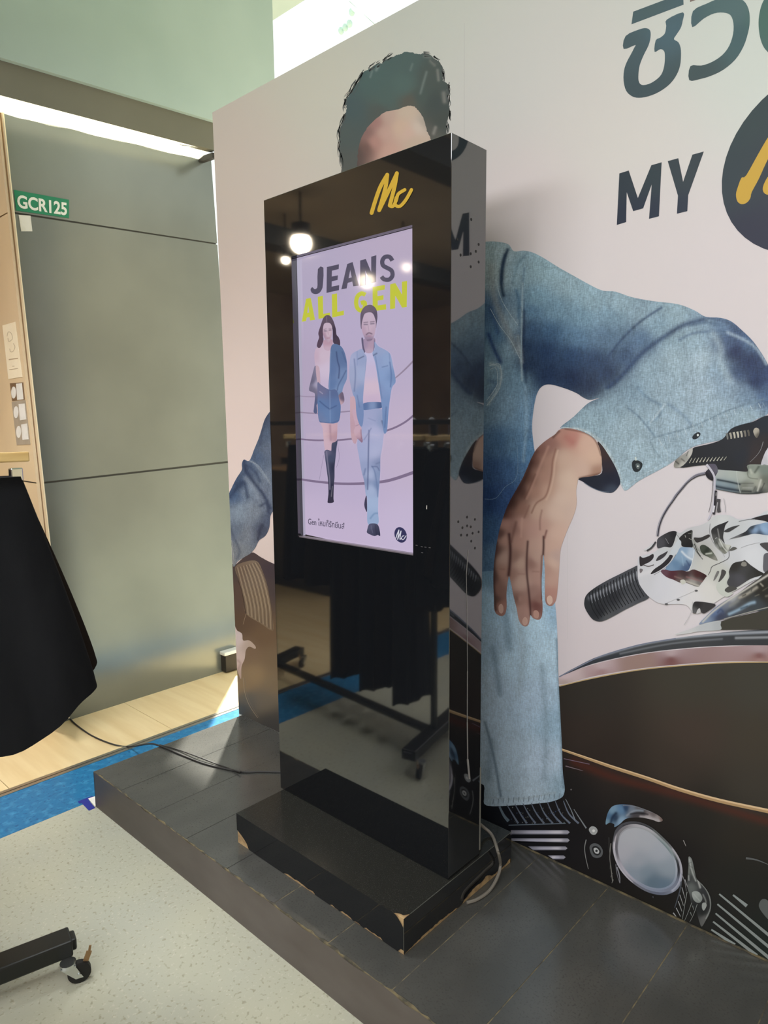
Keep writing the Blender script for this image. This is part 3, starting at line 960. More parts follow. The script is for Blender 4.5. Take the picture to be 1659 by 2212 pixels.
a.rib([(1208, 1462), (1250, 1440), (1300, 1417), (1380, 1393), (1460, 1379)], 2.5, (112, 118, 136))
a.build()

# ---- jeans
a = WA('printed_jeans', M_pden2)
a.poly([(900, 1130), (1080, 1110), (1180, 1180), (1199, 1300), (1204.6, 1380), (1206.6, 1459), (1210.6, 1539), (1214.5, 1618), (1216, 1665), (1219, 1690), (1220, 1708), (1214, 1722), (1190.7, 1731.6), (1155, 1736), (1119, 1739), (1052, 1740), (1046, 1718), (1039, 1692), (960, 1700), (880, 1500)],
       [(1055, 1180, 68, 101, 138), (1060, 1240, 105, 136, 160), (1060, 1300, 155, 183, 204), (1150, 1330, 178, 204, 221), (1180, 1400, 172, 196, 213), (1100, 1420, 168, 191, 208), (1060, 1500, 162, 180, 196), (1150, 1520, 165, 185, 204), (1200, 1560, 142, 168, 187), (1100, 1620, 165, 183, 198), (1170, 1650, 170, 187, 204),
        (1070, 1700, 157, 175, 187), (1150, 1720, 168, 185, 198), (1210, 1700, 132, 155, 170), (1060, 1400, 149, 172, 191), (1200, 1320, 142, 170, 193)],
       [([(1048, 1560), (1066, 1630), (1082, 1720)], 3, (88, 106, 122), .8), ([(1065, 1400), (1075, 1460), (1080, 1500)], 7, (104, 124, 142), .6), ([(1110, 1300), (1130, 1400), (1120, 1500)], 8, (148, 164, 176), .5), ([(1060, 1260), (1090, 1320), (1100, 1400)], 9, (104, 128, 148), .5),
        ([(1170, 1440), (1180, 1560), (1176, 1680)], 8, (118, 136, 150), .5), ([(1052, 1722), (1120, 1726), (1200, 1712)], 2.5, (150, 162, 170), .6), ([(1060, 1600), (1056, 1680)], 9, (104, 122, 138), .5), ([(1203, 1380), (1212, 1560), (1218, 1700)], 3.5, (96, 116, 132), .7)], sp=2.4)
for i in range(14):
    x = 1065 + i * 11
    a.rib([(x, 1737 - i * 0.9), (x + 1.5, 1726 - i * 1.0)], 1.5, (112, 126, 138))
    Art.depth['wall'] -= 1
Art.depth['wall'] += 1
a.build()
# ---- shirt body and raised arm
a = WA('printed_shirt', M_pden, T=(1000, 480, 2.517))
shirt = [(-500, 200), (0, 130), (130, 106), (200, 108), (250, 122), (278, 158), (330, 155), (380, 165), (440, 195), (520, 245), (600, 290), (690, 340), (760, 372), (830, 378), (920, 408), (1040, 430), (1170, 446), (1260, 480), (1320, 514), (1400, 520), (1460, 540), (1520, 590), (1580, 650), (1635, 730), (1670, 800), (1700, 900), (1668, 1030),
         (1600, 1070), (1500, 1122), (1440, 1165), (1420, 1180), (1250, 1222), (1160, 1290), (1090, 1335), (960, 1405), (890, 1458), (866, 1440), (840, 1380), (800, 1280), (740, 1195), (660, 1145), (600, 1122), (530, 1118), (600, 1060), (680, 985), (745, 955), (690, 966), (650, 950), (620, 930), (560, 905), (478, 882), (432, 892), (405, 930), (388, 1000),
         (377, 1100), (382, 1180), (392, 1250), (410, 1330), (380, 1430), (320, 1560), (280, 1700), (250, 1850), (100, 1900), (-500, 1900)]
a.poly(shirt,
       [(170, 150, 140, 160, 168), (160, 250, 140, 156, 160), (240, 180, 150, 168, 176), (300, 220, 132, 156, 168), (420, 260, 132, 156, 166), (560, 340, 134, 156, 166), (700, 420, 130, 154, 166), (850, 430, 130, 152, 164), (1000, 500, 128, 150, 164), (1150, 490, 134, 156, 168), (1300, 545, 120, 142, 160), (400, 420, 110, 138, 154),
        (380, 480, 84, 112, 136), (500, 480, 104, 132, 150), (650, 520, 106, 134, 152), (800, 520, 108, 134, 152), (360, 580, 52, 76, 106), (480, 590, 54, 80, 108), (620, 620, 84, 112, 138), (780, 620, 84, 108, 132), (340, 680, 26, 43, 71), (450, 700, 31, 49, 79), (600, 720, 35, 56, 86), (720, 760, 40, 59, 88), (350, 780, 24, 38, 64), (450, 830, 28, 43, 71),
        (600, 850, 24, 38, 66), (700, 900, 26, 38, 64), (800, 830, 31, 46, 74), (900, 740, 50, 70, 100), (980, 640, 76, 100, 128), (1060, 560, 118, 142, 158), (1150, 620, 124, 146, 160), (1250, 640, 140, 162, 176), (1150, 740, 144, 164, 176), (1300, 760, 148, 166, 178), (1000, 800, 134, 156, 170), (900, 900, 120, 142, 158), (1100, 900, 140, 160, 174),
        (1300, 900, 146, 164, 178), (1450, 900, 128, 148, 166), (1560, 950, 110, 132, 154), (1400, 1040, 144, 164, 178), (1250, 1120, 146, 166, 180), (1550, 1060, 140, 160, 172), (800, 1000, 130, 152, 166), (700, 1080, 136, 158, 170), (900, 1120, 140, 160, 172), (1000, 1250, 146, 166, 178), (900, 1350, 144, 164, 176), (850, 1200, 142, 162, 174), (1100, 1150, 142, 162, 176),
        (1480, 700, 34, 44, 74), (1560, 760, 31, 43, 74), (1600, 860, 34, 48, 79), (1500, 820, 56, 74, 106), (1440, 660, 66, 84, 114), (1640, 830, 46, 62, 96), (1640, 940, 70, 92, 124), (1400, 560, 92, 114, 140), (1500, 610, 60, 78, 110), (1560, 660, 74, 96, 126), (1380, 800, 130, 152, 170),
        (150, 500, 66, 94, 124), (180, 620, 76, 106, 134), (150, 700, 96, 122, 142), (250, 700, 118, 142, 158), (270, 550, 130, 150, 162), (220, 800, 110, 136, 154), (290, 850, 112, 140, 160), (150, 800, 110, 134, 150), (160, 1000, 104, 128, 148), (250, 1000, 116, 142, 162), (330, 1050, 110, 140, 166), (340, 1250, 86, 120, 152),
        (200, 1200, 70, 98, 130), (270, 1200, 92, 122, 150), (170, 1350, 54, 78, 116), (250, 1350, 64, 92, 130), (320, 1340, 78, 108, 142), (150, 1500, 40, 62, 102), (220, 1480, 52, 76, 116), (140, 1700, 58, 86, 122), (170, 1800, 80, 108, 136), (-300, 900, 60, 84, 112)],
       [([(245, 150), (222, 210), (210, 290), (212, 360), (222, 400)], 11, (40, 58, 78), 0.97), ([(230, 180), (215, 260), (210, 330)], 12, (40, 56, 76), 0.9),
        ([(150, 470), (175, 540), (190, 600)], 14, (48, 72, 108), 0.7), ([(140, 610), (170, 690), (205, 760)], 13, (36, 56, 96), 0.85), ([(290, 370), (305, 430), (302, 520)], 9, (70, 98, 122), 0.75), ([(335, 250), (325, 350), (315, 470), (310, 560)], 7, (86, 112, 132), 0.6),
        ([(325, 330), (322, 520), (318, 700), (322, 860)], 5, (150, 168, 176), 0.7), ([(335, 480), (330, 700), (345, 870)], 9, (26, 40, 66), 0.7),
        ([(1080, 465), (980, 530), (900, 600), (830, 680), (770, 770), (740, 860)], 8, (48, 66, 94), 0.8), ([(1310, 530), (1200, 560), (1100, 620), (1000, 690), (930, 760), (860, 840), (790, 900)], 16, (44, 62, 92), 0.85), ([(1420, 590), (1340, 595), (1250, 605), (1180, 640)], 8, (70, 92, 120), 0.6), ([(1400, 560), (1320, 545), (1240, 560)], 9, (76, 98, 124), .6),
        ([(1440, 600), (1530, 640), (1600, 690), (1650, 770)], 9, (142, 160, 178), 0.75), ([(1360, 610), (1400, 680), (1400, 760), (1450, 860)], 22, (150, 168, 180), 0.55), ([(1330, 520), (1430, 540), (1520, 600)], 10, (66, 84, 112), .7),
        ([(950, 900), (1010, 960), (1080, 1000), (1060, 1060), (1010, 1090)], 9, (104, 128, 148), 0.7), ([(1100, 990), (1060, 1040), (1020, 1090)], 6, (170, 186, 196), .7), ([(1120, 990), (1200, 1050), (1240, 1100)], 10, (104, 126, 148), .6), ([(900, 1010), (960, 1060), (1010, 1120), (1040, 1160)], 6, (92, 114, 134), .7),
        ([(560, 1095), (640, 1010), (740, 950)], 7, (96, 116, 132), .5), ([(780, 920), (900, 900), (940, 960)], 9, (108, 130, 146), .5), ([(1060, 1165), (1250, 1110), (1450, 1020), (1640, 960)], 4, (100, 120, 136), .8), ([(1060, 1160), (1020, 1200), (1100, 1310)], 4, (104, 124, 138), .6),
        ([(600, 1118), (680, 1140), (760, 1200), (820, 1300), (860, 1400)], 6, (168, 180, 184), .7), ([(200, 160), (150, 150)], 16, (150, 166, 172), .5), ([(155, 240), (170, 400), (230, 560), (300, 700)], 20, (136, 142, 144), .55), ([(300, 620), (320, 760)], 10, (150, 160, 164), .5),
        ([(390, 940), (370, 1050), (365, 1180)], 7, (82, 108, 138), .7), ([(340, 900), (345, 1100), (330, 1300)], 9, (136, 162, 182), .5), ([(150, 770), (200, 790), (205, 870), (140, 990)], 8, (150, 164, 170), .7), ([(140, 860), (180, 880), (150, 930)], 12, (76, 98, 122), .7),
        ([(1500, 700), (1560, 800), (1600, 900)], 40, (38, 52, 86), .35), ([(350, 170), (300, 230), (270, 330)], 8, (92, 118, 134), .5)], sp=2.1)
# seams and stitches
for pts in ([(145, 780), (195, 770), (208, 800), (206, 880), (185, 930), (128, 1000)], [(150, 800), (182, 795), (190, 870), (170, 915), (130, 970)]):
    a.rib(pts, 3.2, (158, 170, 176))
a.rib([(120, 1505), (180, 1500), (230, 1440), (285, 1400), (300, 1330), (296, 1220)], 2.4, (112, 136, 160))
a.rib([(150, 470), (200, 560), (260, 640), (310, 740)], 2.4, (166, 178, 182)).rib([(180, 150), (182, 300), (215, 430), (300, 560)], 2.2, (164, 176, 182))
a.rib([(322, 500), (320, 620), (318, 760)], 2.5, (138, 156, 166))
for i in range(26):
    t = i / 25
    x, y = 1070 + 560 * t, 1170 - 195 * t - 20 * math.sin(t * 3)
    a.rib([(x, y + 8), (x + 12, y + 50 - 20 * t)], 3, (118, 138, 152) if i % 2 else (166, 180, 188))
    Art.depth['wall'] -= 1
Art.depth['wall'] += 1
a.rib([(1060, 1172), (1110, 1250), (1110, 1305)], 2, (170, 184, 190)).rib([(880, 1440), (960, 1385), (1080, 1318)], 2, (172, 186, 192))
a.rib([(535, 1115), (620, 1122), (690, 1150), (760, 1215), (812, 1300), (850, 1400), (880, 1452)], 3, (182, 190, 190))
a.build()
a = WA('printed_button', T=(1240, 860, 3.456))
a.poly([(435, 480), (455, 462), (490, 470), (512, 490), (505, 525), (480, 550), (452, 548), (436, 520)], (36, 42, 46))
a.poly([(462, 492), (485, 488), (495, 505), (485, 530), (468, 522)], (86, 96, 98)).dots([(478, 508)], 6, (210, 214, 212))
a.rib([(460, 440), (465, 466)], 12, (190, 200, 196))
a.build()
a = WA('printed_button', T=(1240, 860, 3.456))
a.poly([(884, 290), (905, 265), (930, 254), (946, 266), (936, 288), (912, 305), (892, 306)], (34, 40, 46)).dots([(926, 276)], 8, (206, 212, 212), ry=10)
a.build()
# ---- cuff inside and hand
a = WA('printed_cuff_lining', T=(1030, 880, 3.867))
a.poly([(845, 592), (960, 575), (1045, 548), (1040, 430), (1010, 290), (1050, 320), (1110, 410), (1165, 510), (1200, 610), (1190, 655), (1150, 702), (1110, 714), (1040, 702), (950, 662), (890, 622)],
       [(1060, 400, 58, 44, 44), (1080, 480, 44, 38, 46), (1100, 600, 28, 32, 46), (1000, 620, 30, 34, 46), (1140, 690, 56, 64, 80), (1180, 620, 30, 34, 50)], sp=2.5)
a.rib([(900, 630), (960, 668), (1040, 700), (1110, 708)], 5, (92, 104, 120))
a.build()
a = WA('printed_hand', T=(1030, 880, 3.867))
hand = [(690, 188), (655, 225), (600, 262), (550, 300), (500, 350), (462, 415), (425, 500), (385, 590), (330, 690), (290, 760), (255, 830), (222, 920), (195, 1010), (175, 1100), (158, 1200), (144, 1330), (140, 1450), (146, 1600), (148, 1680), (165, 1722), (205, 1742), (238, 1725), (252, 1660), (250, 1560), (262, 1450), (272, 1410), (288, 1470), (310, 1580), (335, 1680), (352, 1770), (378, 1815), (410, 1830), (436, 1808),
        (448, 1750), (452, 1735), (470, 1758), (500, 1772), (530, 1768), (547, 1735), (552, 1660), (546, 1560), (544, 1450), (550, 1350), (558, 1230), (568, 1310), (570, 1450), (571, 1580), (580, 1635), (600, 1655), (628, 1658), (650, 1635), (668, 1590), (680, 1480), (690, 1350), (700, 1200), (722, 1120), (760, 1020), (800, 930), (828, 850), (837, 780), (832, 700), (842, 640), (858, 592),
        (960, 575), (1030, 552), (1046, 500), (1042, 400), (1020, 320), (980, 258), (905, 210), (820, 184), (745, 174)]
SK1, SK2, SK3 = (196, 170, 158), (166, 128, 114), (104, 74, 66)
a.poly(hand, [(720, 230, 166, 124, 112), (800, 260, 170, 120, 110), (900, 300, 192, 160, 144), (980, 420, 194, 164, 146), (900, 520, 190, 162, 148), (1000, 540, 150, 116, 100), (620, 300, 136, 100, 92), (540, 360, 118, 84, 76), (480, 450, 90, 62, 56), (600, 450, 158, 122, 108), (720, 430, 188, 160, 144), (760, 600, 198, 174, 158), (700, 760, 198, 174, 160), (560, 580, 160, 124, 110), (430, 600, 92, 64, 56), (380, 700, 72, 48, 44),
              (470, 700, 158, 122, 108), (600, 700, 178, 144, 128), (300, 800, 66, 44, 40), (380, 850, 140, 104, 92), (500, 860, 186, 156, 140), (660, 880, 198, 172, 158), (780, 860, 190, 166, 154), (250, 900, 96, 66, 60), (250, 970, 160, 122, 112), (200, 1060, 92, 66, 62), (380, 980, 178, 140, 128), (320, 1000, 140, 106, 98), (470, 1030, 176, 140, 130), (560, 1000, 178, 144, 132), (650, 1050, 196, 166, 152),
              (240, 1100, 168, 132, 120), (170, 1200, 92, 66, 62), (230, 1250, 176, 146, 134), (150, 1400, 84, 62, 58), (210, 1380, 160, 124, 112), (200, 1550, 130, 98, 90), (160, 1600, 88, 66, 60), (210, 1660, 150, 110, 100), (360, 1120, 170, 132, 120), (320, 1250, 140, 108, 98), (370, 1300, 186, 156, 142), (300, 1400, 150, 116, 106), (370, 1450, 184, 154, 142), (360, 1600, 160, 124, 114), (400, 1700, 170, 134, 124), (340, 1600, 124, 94, 86),
              (480, 1150, 180, 148, 136), (500, 1250, 178, 148, 136), (450, 1300, 140, 106, 98), (500, 1400, 168, 134, 124), (480, 1550, 150, 118, 110), (500, 1650, 110, 72, 68), (520, 1600, 140, 106, 98), (620, 1150, 192, 160, 146), (640, 1300, 196, 168, 154), (620, 1450, 184, 150, 138), (620, 1550, 172, 130, 120), (680, 1250, 180, 154, 146), (600, 1350, 176, 142, 130)],
       [([(272, 1060), (282, 1180), (278, 1300), (268, 1400)], 15, (70, 44, 44), 0.95), ([(330, 960), (310, 1040), (290, 1120)], 13, (104, 72, 66), 0.6), ([(428, 1120), (420, 1250), (420, 1380), (432, 1500), (446, 1640), (452, 1740)], 10, (72, 46, 46), 0.9), ([(560, 1080), (560, 1160), (556, 1230)], 10, (64, 40, 40), 0.95), ([(585, 1030), (568, 1090)], 9, (110, 72, 68), .8),
        ([(545, 1240), (540, 1400), (545, 1600)], 8, (96, 66, 62), .7), ([(455, 460), (400, 600), (300, 760), (230, 900)], 26, (56, 36, 34), 0.75), ([(170, 1130), (146, 1330), (146, 1560), (160, 1690)], 14, (70, 48, 46), 0.8), ([(500, 370), (460, 430)], 22, (70, 46, 42), .6),
        ([(660, 350), (635, 450), (625, 560), (600, 680), (570, 750), (500, 800), (460, 880)], 8, (128, 92, 80), 0.75), ([(680, 360), (655, 460), (645, 570), (618, 690), (585, 770)], 8, (196, 168, 150), 0.6), ([(600, 330), (540, 470), (480, 620), (420, 760)], 12, (172, 134, 120), 0.55), ([(490, 560), (440, 680), (400, 760)], 9, (100, 68, 60), .6),
        ([(545, 860), (530, 940), (530, 1020)], 9, (132, 96, 88), .6), ([(440, 820), (400, 920)], 9, (120, 84, 76), .5), ([(380, 930), (372, 1080)], 10, (190, 152, 140), .5), ([(750, 250), (800, 290)], 28, (160, 104, 96), .5), ([(195, 1350), (232, 1352)], 8, (140, 104, 94), .6), ([(350, 1390), (400, 1392)], 8, (150, 116, 106), .5), ([(470, 1370), (520, 1372)], 7, (140, 106, 98), .5),
        ([(690, 200), (640, 250)], 10, (70, 50, 46), .7), ([(740, 180), (900, 212), (990, 275), (1040, 400)], 7, (92, 62, 54), .7), ([(860, 590), (1030, 552)], 9, (110, 78, 66), .8)], sp=1.6)
NAIL = [(200, 1690, 200, 164, 152)]
a.poly([(185, 1660), (205, 1640), (222, 1660), (224, 1700), (208, 1722), (188, 1705)], (190, 156, 144))
a.poly([(382, 1780), (402, 1750), (424, 1765), (426, 1800), (408, 1820), (388, 1810)], (192, 158, 146))
a.poly([(478, 1700), (505, 1695), (522, 1720), (515, 1758), (492, 1760), (476, 1738)], (178, 140, 128))
a.poly([(588, 1590), (610, 1570), (632, 1588), (634, 1625), (612, 1648), (592, 1630)], (202, 172, 158))
a.build()

a = WA('printed_motorcycle_engine', T=(1000, 1380, 2.517))
for y, x0, x1, w in ((1050, 262, 582, 24), (1094, 262, 582, 24), (1137, 355, 570, 22), (1186, 462, 560, 22)):
    a.poly([(x0, y - w / 2), (x1 - 12, y - w / 2), (x1, y), (x1 - 12, y + w / 2), (x0 + (0 if x0 < 300 else 30), y + w / 2)], [(x0, y, 140, 140, 152), ((x0 + x1) / 2, y, 178, 176, 190), (x1 - 60, y - 4, 200, 196, 204), (x1 - 20, y, 150, 148, 158)],
           [([(x0, y - w / 2), (x1, y - w / 2)], 5, (70, 70, 84), .8), ([(x0, y + w / 2), (x1, y + w / 2)], 5, (70, 70, 84), .8)], smooth=False, sp=1.6)
a.rib([(250, 1012), (560, 1002)], 5, (98, 108, 118))
for i in range(8):
    x = 240 + i * 44
    a.rib([(x, 900 - i * 3), (x + 30, 950), (x + 62 + i * 3, 1002)], 4, (96, 104, 118), w2=11)
    Art.depth['wall'] -= 1
Art.depth['wall'] += 1
a.rib([(560, 870), (590, 930), (612, 985)], 3, (120, 126, 132), w2=6).rib([(605, 925), (640, 980), (672, 1028)], 3, (120, 124, 128), w2=8)
a.rib([(200, 910), (225, 960), (250, 990)], 10, (98, 112, 122), w2=18)
a.poly([(686, 1036), (700, 1018), (722, 1022), (734, 1042), (722, 1062), (700, 1060)], (156, 158, 158)).dots([(712, 1042)], 8, (206, 206, 204))
a.poly([(690, 1130), (712, 1110), (742, 1118), (762, 1148), (756, 1180), (728, 1190), (702, 1176)], (86, 88, 90))
a.poly([(704, 1135), (722, 1124), (744, 1136), (752, 1158), (736, 1176), (712, 1166)], (34, 34, 36))
a.poly([(712, 1140), (726, 1134), (742, 1150), (738, 1166), (720, 1162)], (178, 180, 180)).dots([(728, 1151)], 7, (40, 40, 42))
a.rib([(672, 1090), (664, 1130), (668, 1180), (684, 1250)], 5, (130, 130, 128), w2=3).rib([(806, 1110), (800, 1180), (806, 1240), (816, 1320)], 5, (120, 118, 112), w2=5)
a.rib([(550, 650), (690, 680)], 4, (110, 92, 106)).rib([(560, 690), (655, 716)], 6, (112, 98, 104), w2=2).dots([(590, 818)], 5, (96, 92, 92))
# flecks of reflected light
rf = random.Random(5)
for k in range(60):
    x, y = rf.uniform(230, 560), rf.uniform(915, 1000)
    a.dots([(x, y)], rf.uniform(1.5, 4), rf.choice([(70, 78, 92), (110, 114, 112), (48, 60, 84), (84, 82, 72)]), n=5)
    Art.depth['wall'] -= 1
Art.depth['wall'] += 1
# right hand fins
for k, (x0, y0, x1, y1) in enumerate(((1470, 1390, 1545, 1450), (1395, 1385, 1760, 1688), (1385, 1440, 1740, 1735), (1375, 1490, 1690, 1752), (1362, 1535, 1600, 1720), (1352, 1578, 1480, 1662))):
    a.rib([(x0, y0), ((x0 + x1) / 2, (y0 + y1) / 2), (x1, y1)], 9, [(x0, y0, 90, 98, 98), ((x0 + x1) / 2, (y0 + y1) / 2, 170, 178, 176), (x1, y1, 120, 126, 122)], w2=19)
a.rib([(1540, 1190), (1600, 1200), (1662, 1225)], 12, (90, 92, 92), w2=3)
a.poly([(1610, 1450), (1630, 1412), (1665, 1430), (1670, 1520), (1640, 1500)], (88, 92, 90), smooth=True)
a.build()

a = WA('printed_headlight', T=(1300, 1720, 6.381))
# visor
a.poly([(60, 385), (66, 300), (100, 200), (160, 130), (280, 105), (420, 118), (560, 160), (700, 215), (800, 270), (845, 325), (790, 350), (700, 320), (560, 290), (430, 290), (330, 310), (250, 380), (180, 420), (175, 380), (110, 360)],
       [(100, 280, 74, 104, 134), (160, 190, 112, 142, 166), (280, 180, 92, 124, 156), (330, 160, 40, 60, 88), (200, 300, 30, 46, 70), (260, 330, 132, 158, 182), (90, 350, 112, 142, 160), (420, 190, 110, 120, 134), (520, 170, 92, 92, 96), (560, 250, 34, 32, 36), (700, 230, 96, 88, 88), (460, 260, 66, 60, 62), (650, 290, 156, 148, 150), (780, 320, 144, 138, 138), (820, 310, 110, 92, 86)],
       [([(200, 230), (150, 290), (130, 360)], 24, (26, 40, 64), .9), ([(540, 275), (650, 290), (790, 335)], 18, (168, 162, 164), .8), ([(350, 260), (450, 195), (570, 195)], 14, (136, 144, 156), .8), ([(400, 240), (520, 225), (640, 245)], 12, (28, 26, 30), .9), ([(300, 120), (480, 135), (700, 215)], 6, (130, 132, 140), .7)], sp=1.6)
ro = [(165, 560), (200, 450), (290, 370), (420, 340), (560, 360), (700, 430), (850, 560), (980, 700), (1080, 860), (1118, 1020), (1100, 1180), (1030, 1290), (900, 1350), (760, 1350), (600, 1300), (430, 1190), (290, 1050), (200, 900), (155, 720)]
a.poly(ro, [(180, 560, 70, 70, 76), (300, 380, 74, 74, 80), (560, 370, 66, 66, 70), (800, 530, 96, 100, 100), (1050, 850, 130, 130, 136), (1100, 1050, 150, 150, 160), (1000, 1290, 120, 126, 140), (800, 1340, 96, 102, 118), (500, 1240, 110, 112, 122), (250, 1000, 150, 150, 160), (165, 750, 150, 150, 158)],
       [([(175, 640), (180, 800), (240, 960), (350, 1110), (420, 1180)], 16, (190, 186, 194), .8), ([(270, 470), (200, 560), (180, 700)], 14, (196, 190, 196), .8), ([(300, 400), (500, 380), (700, 450)], 9, (32, 30, 34), .8), ([(980, 720), (1080, 880), (1105, 1040)], 12, (180, 178, 186), .8), ([(980, 1290), (1060, 1180), (1085, 1080)], 22, (176, 178, 192), .7)], sp=1.6)
sc_ = lambda pts, k: [(635 + (x - 635) * k, 845 + (y - 845) * k) for x, y in pts]
a.poly(sc_(ro, 0.925), [(250, 500, 120, 118, 122), (560, 440, 170, 168, 174), (900, 700, 140, 150, 152), (1040, 1000, 34, 32, 36), (1000, 1200, 120, 126, 142), (700, 1290, 130, 138, 156), (300, 1000, 176, 172, 182), (200, 700, 96, 94, 100)], sp=2)
a.poly(sc_(ro, 0.855), [(300, 500, 150, 150, 156), (600, 460, 156, 158, 162), (900, 700, 112, 128, 130), (1000, 950, 160, 166, 176), (900, 1230, 128, 140, 158), (500, 1150, 140, 148, 164), (250, 800, 160, 158, 168)], sp=2)
a.poly([(x - 8, y) for x, y in sc_(ro, 0.815)], [(400, 540, 170, 172, 178), (640, 600, 166, 169, 176), (300, 760, 168, 168, 176), (800, 760, 160, 165, 174), (500, 900, 152, 157, 166), (900, 1000, 138, 148, 158), (600, 1050, 122, 136, 148), (700, 1180, 92, 110, 124), (850, 1220, 94, 112, 128), (450, 1060, 134, 144, 156)], sp=3)
# signal fitting on the right
a.poly([(1200, 830), (1240, 850), (1265, 930), (1290, 1050), (1320, 1140), (1380, 1200), (1460, 1300), (1510, 1420), (1500, 1580), (1440, 1700), (1380, 1790), (1340, 1690), (1300, 1560), (1240, 1480), (1215, 1350), (1180, 1230), (1190, 1080), (1200, 960)],
       [(1220, 880, 120, 124, 122), (1230, 1000, 110, 114, 110), (1200, 1150, 60, 62, 62), (1310, 1180, 64, 66, 66), (1240, 1240, 96, 100, 98), (1400, 1300, 46, 48, 50), (1480, 1450, 40, 40, 40), (1400, 1600, 30, 32, 32), (1300, 1550, 34, 36, 36), (1430, 1680, 96, 96, 94)],
       [([(1215, 860), (1230, 960), (1260, 1060), (1300, 1160)], 9, (170, 174, 170), .8), ([(1330, 1150), (1360, 1250)], 12, (178, 180, 176), .8), ([(1370, 1190), (1450, 1290), (1495, 1410), (1500, 1540), (1440, 1680)], 7, (150, 154, 150), .8), ([(1200, 1090), (1205, 1150)], 9, (170, 172, 170), .7), ([(1400, 1350), (1440, 1450), (1410, 1540)], 9, (140, 144, 140), .7), ([(1240, 900), (1200, 930), (1250, 980)], 4, (50, 52, 52), .7), ([(1225, 1000), (1240, 1120)], 5, (50, 52, 52), .7)], sp=1.5)
a.poly([(1245, 1330), (1290, 1300), (1350, 1320), (1390, 1390), (1370, 1450), (1320, 1460), (1270, 1420)], [(1300, 1350, 150, 156, 152), (1350, 1420, 128, 134, 130)], [([(1270, 1340), (1350, 1430)], 6, (176, 180, 176), .6)], sp=1.6)
a.poly([(1390, 1470), (1430, 1460), (1450, 1500), (1410, 1570), (1385, 1530)], (150, 154, 150))
for (p, w, c) in (([(1100, 1170), (1080, 1300), (1010, 1530)], 22, (72, 76, 82)), ([(1180, 1310), (1150, 1480), (1115, 1690)], 9, (142, 146, 142)), ([(1245, 1460), (1200, 1580), (1145, 1710)], 7, (140, 144, 140)), ([(1320, 1480), (1270, 1620), (1215, 1730)], 7, (140, 144, 140)),
                  ([(1110, 1070), (1150, 1180), (1170, 1300)], 12, (120, 120, 122)), ([(1150, 1140), (1185, 1240)], 12, (150, 150, 150)), ([(1110, 1250), (1150, 1400)], 11, (150, 152, 152)), ([(1080, 1350), (1130, 1500)], 11, (150, 152, 152)), ([(1060, 1440), (1110, 1580)], 11, (158, 160, 160)), ([(1030, 1530), (1090, 1650)], 12, (158, 160, 160)), ([(990, 1600), (1030, 1650)], 18, (150, 152, 152)),
                  ([(1255, 1500), (1275, 1560)], 14, (112, 116, 112)), ([(1225, 1590), (1245, 1640)], 14, (112, 116, 112)), ([(200, 930), (215, 1060), (250, 1180)], 12, (112, 112, 118)), ([(215, 970), (250, 1090), (255, 1190)], 20, (130, 130, 136)), ([(1130, 600), (1165, 680)], 12, (150, 146, 144)), ([(710, 1370), (714, 1395)], 14, (84, 84, 88)),
                  ([(105, 560), (108, 700), (120, 880), (120, 1000)], 7, (84, 84, 82)), ([(150, 1050), (130, 1110)], 12, (110, 110, 106)), ([(165, 1140), (145, 1190)], 12, (120, 120, 116))):
    a.rib(p, w, c, w2=w * 0.55)
a.build()

# ---- motorcycle handlebars
a = WA('printed_handlebar_grip', T=(1240, 860, 3.456))
# lower grip
a.poly([(80, 1520), (95, 1470), (150, 1420), (250, 1360), (350, 1310), (430, 1270), (490, 1250), (500, 1330), (520, 1400), (566, 1482), (480, 1530), (380, 1580), (290, 1630), (210, 1665), (150, 1655), (110, 1610), (84, 1560)],
       [(120, 1500, 44, 46, 50), (300, 1370, 70, 72, 78), (460, 1290, 66, 68, 74), (300, 1480, 36, 38, 44), (200, 1600, 34, 36, 42), (500, 1460, 66, 68, 74), (400, 1550, 80, 82, 88), (250, 1640, 78, 80, 84)],
       [([(120, 1490), (300, 1400), (480, 1310)], 16, (104, 106, 114), .7)], sp=2)
for i in range(17):
    t = i / 16
    x0, y0 = 118 + (478 - 118) * t, 1450 + (1262 - 1450) * t
    a.rib([(x0, y0), (x0 + 8, y0 + 70), (x0 + 28, y0 + 130), (x0 + 70, y0 + 195 + 12 * t)], 6, (22, 23, 27))
    Art.depth['wall'] -= 1
Art.depth['wall'] += 1
for i in range(16):
    t = (i + 0.5) / 16
    x0, y0 = 118 + (478 - 118) * t, 1450 + (1262 - 1450) * t
    a.rib([(x0 + 2, y0 + 24), (x0 + 7, y0 + 62), (x0 + 12, y0 + 84)], 5, (138, 142, 150), w2=3)
    Art.depth['wall'] -= 1
Art.depth['wall'] += 1
# upper grip
a.T = (1460, 900, 8.337)
a.poly([(90, 915), (200, 800), (300, 580), (480, 520), (650, 480), (850, 400), (1000, 220), (1200, 140), (1400, 90), (1660, -20), (1900, 100), (1900, 700), (1660, 700), (1560, 860), (1300, 1000), (1080, 975), (760, 960), (600, 870), (400, 880)],
       [(300, 640, 34, 36, 40), (700, 560, 36, 38, 44), (1100, 520, 38, 40, 46), (1300, 160, 28, 32, 38), (1600, 100, 32, 38, 48), (1200, 700, 36, 40, 48), (1500, 650, 48, 42, 44), (900, 850, 36, 38, 42), (1450, 800, 52, 44, 44), (1600, 500, 44, 40, 42)], sp=2)
for i in range(11):
    x = 250 + i * 62
    a.rib([(x, 835 - i * 5), (x + 50, 740 - i * 2)], 20 if 1 < i < 10 else 12, (170, 168, 156), w2=8)
    Art.depth['wall'] -= 1
Art.depth['wall'] += 1
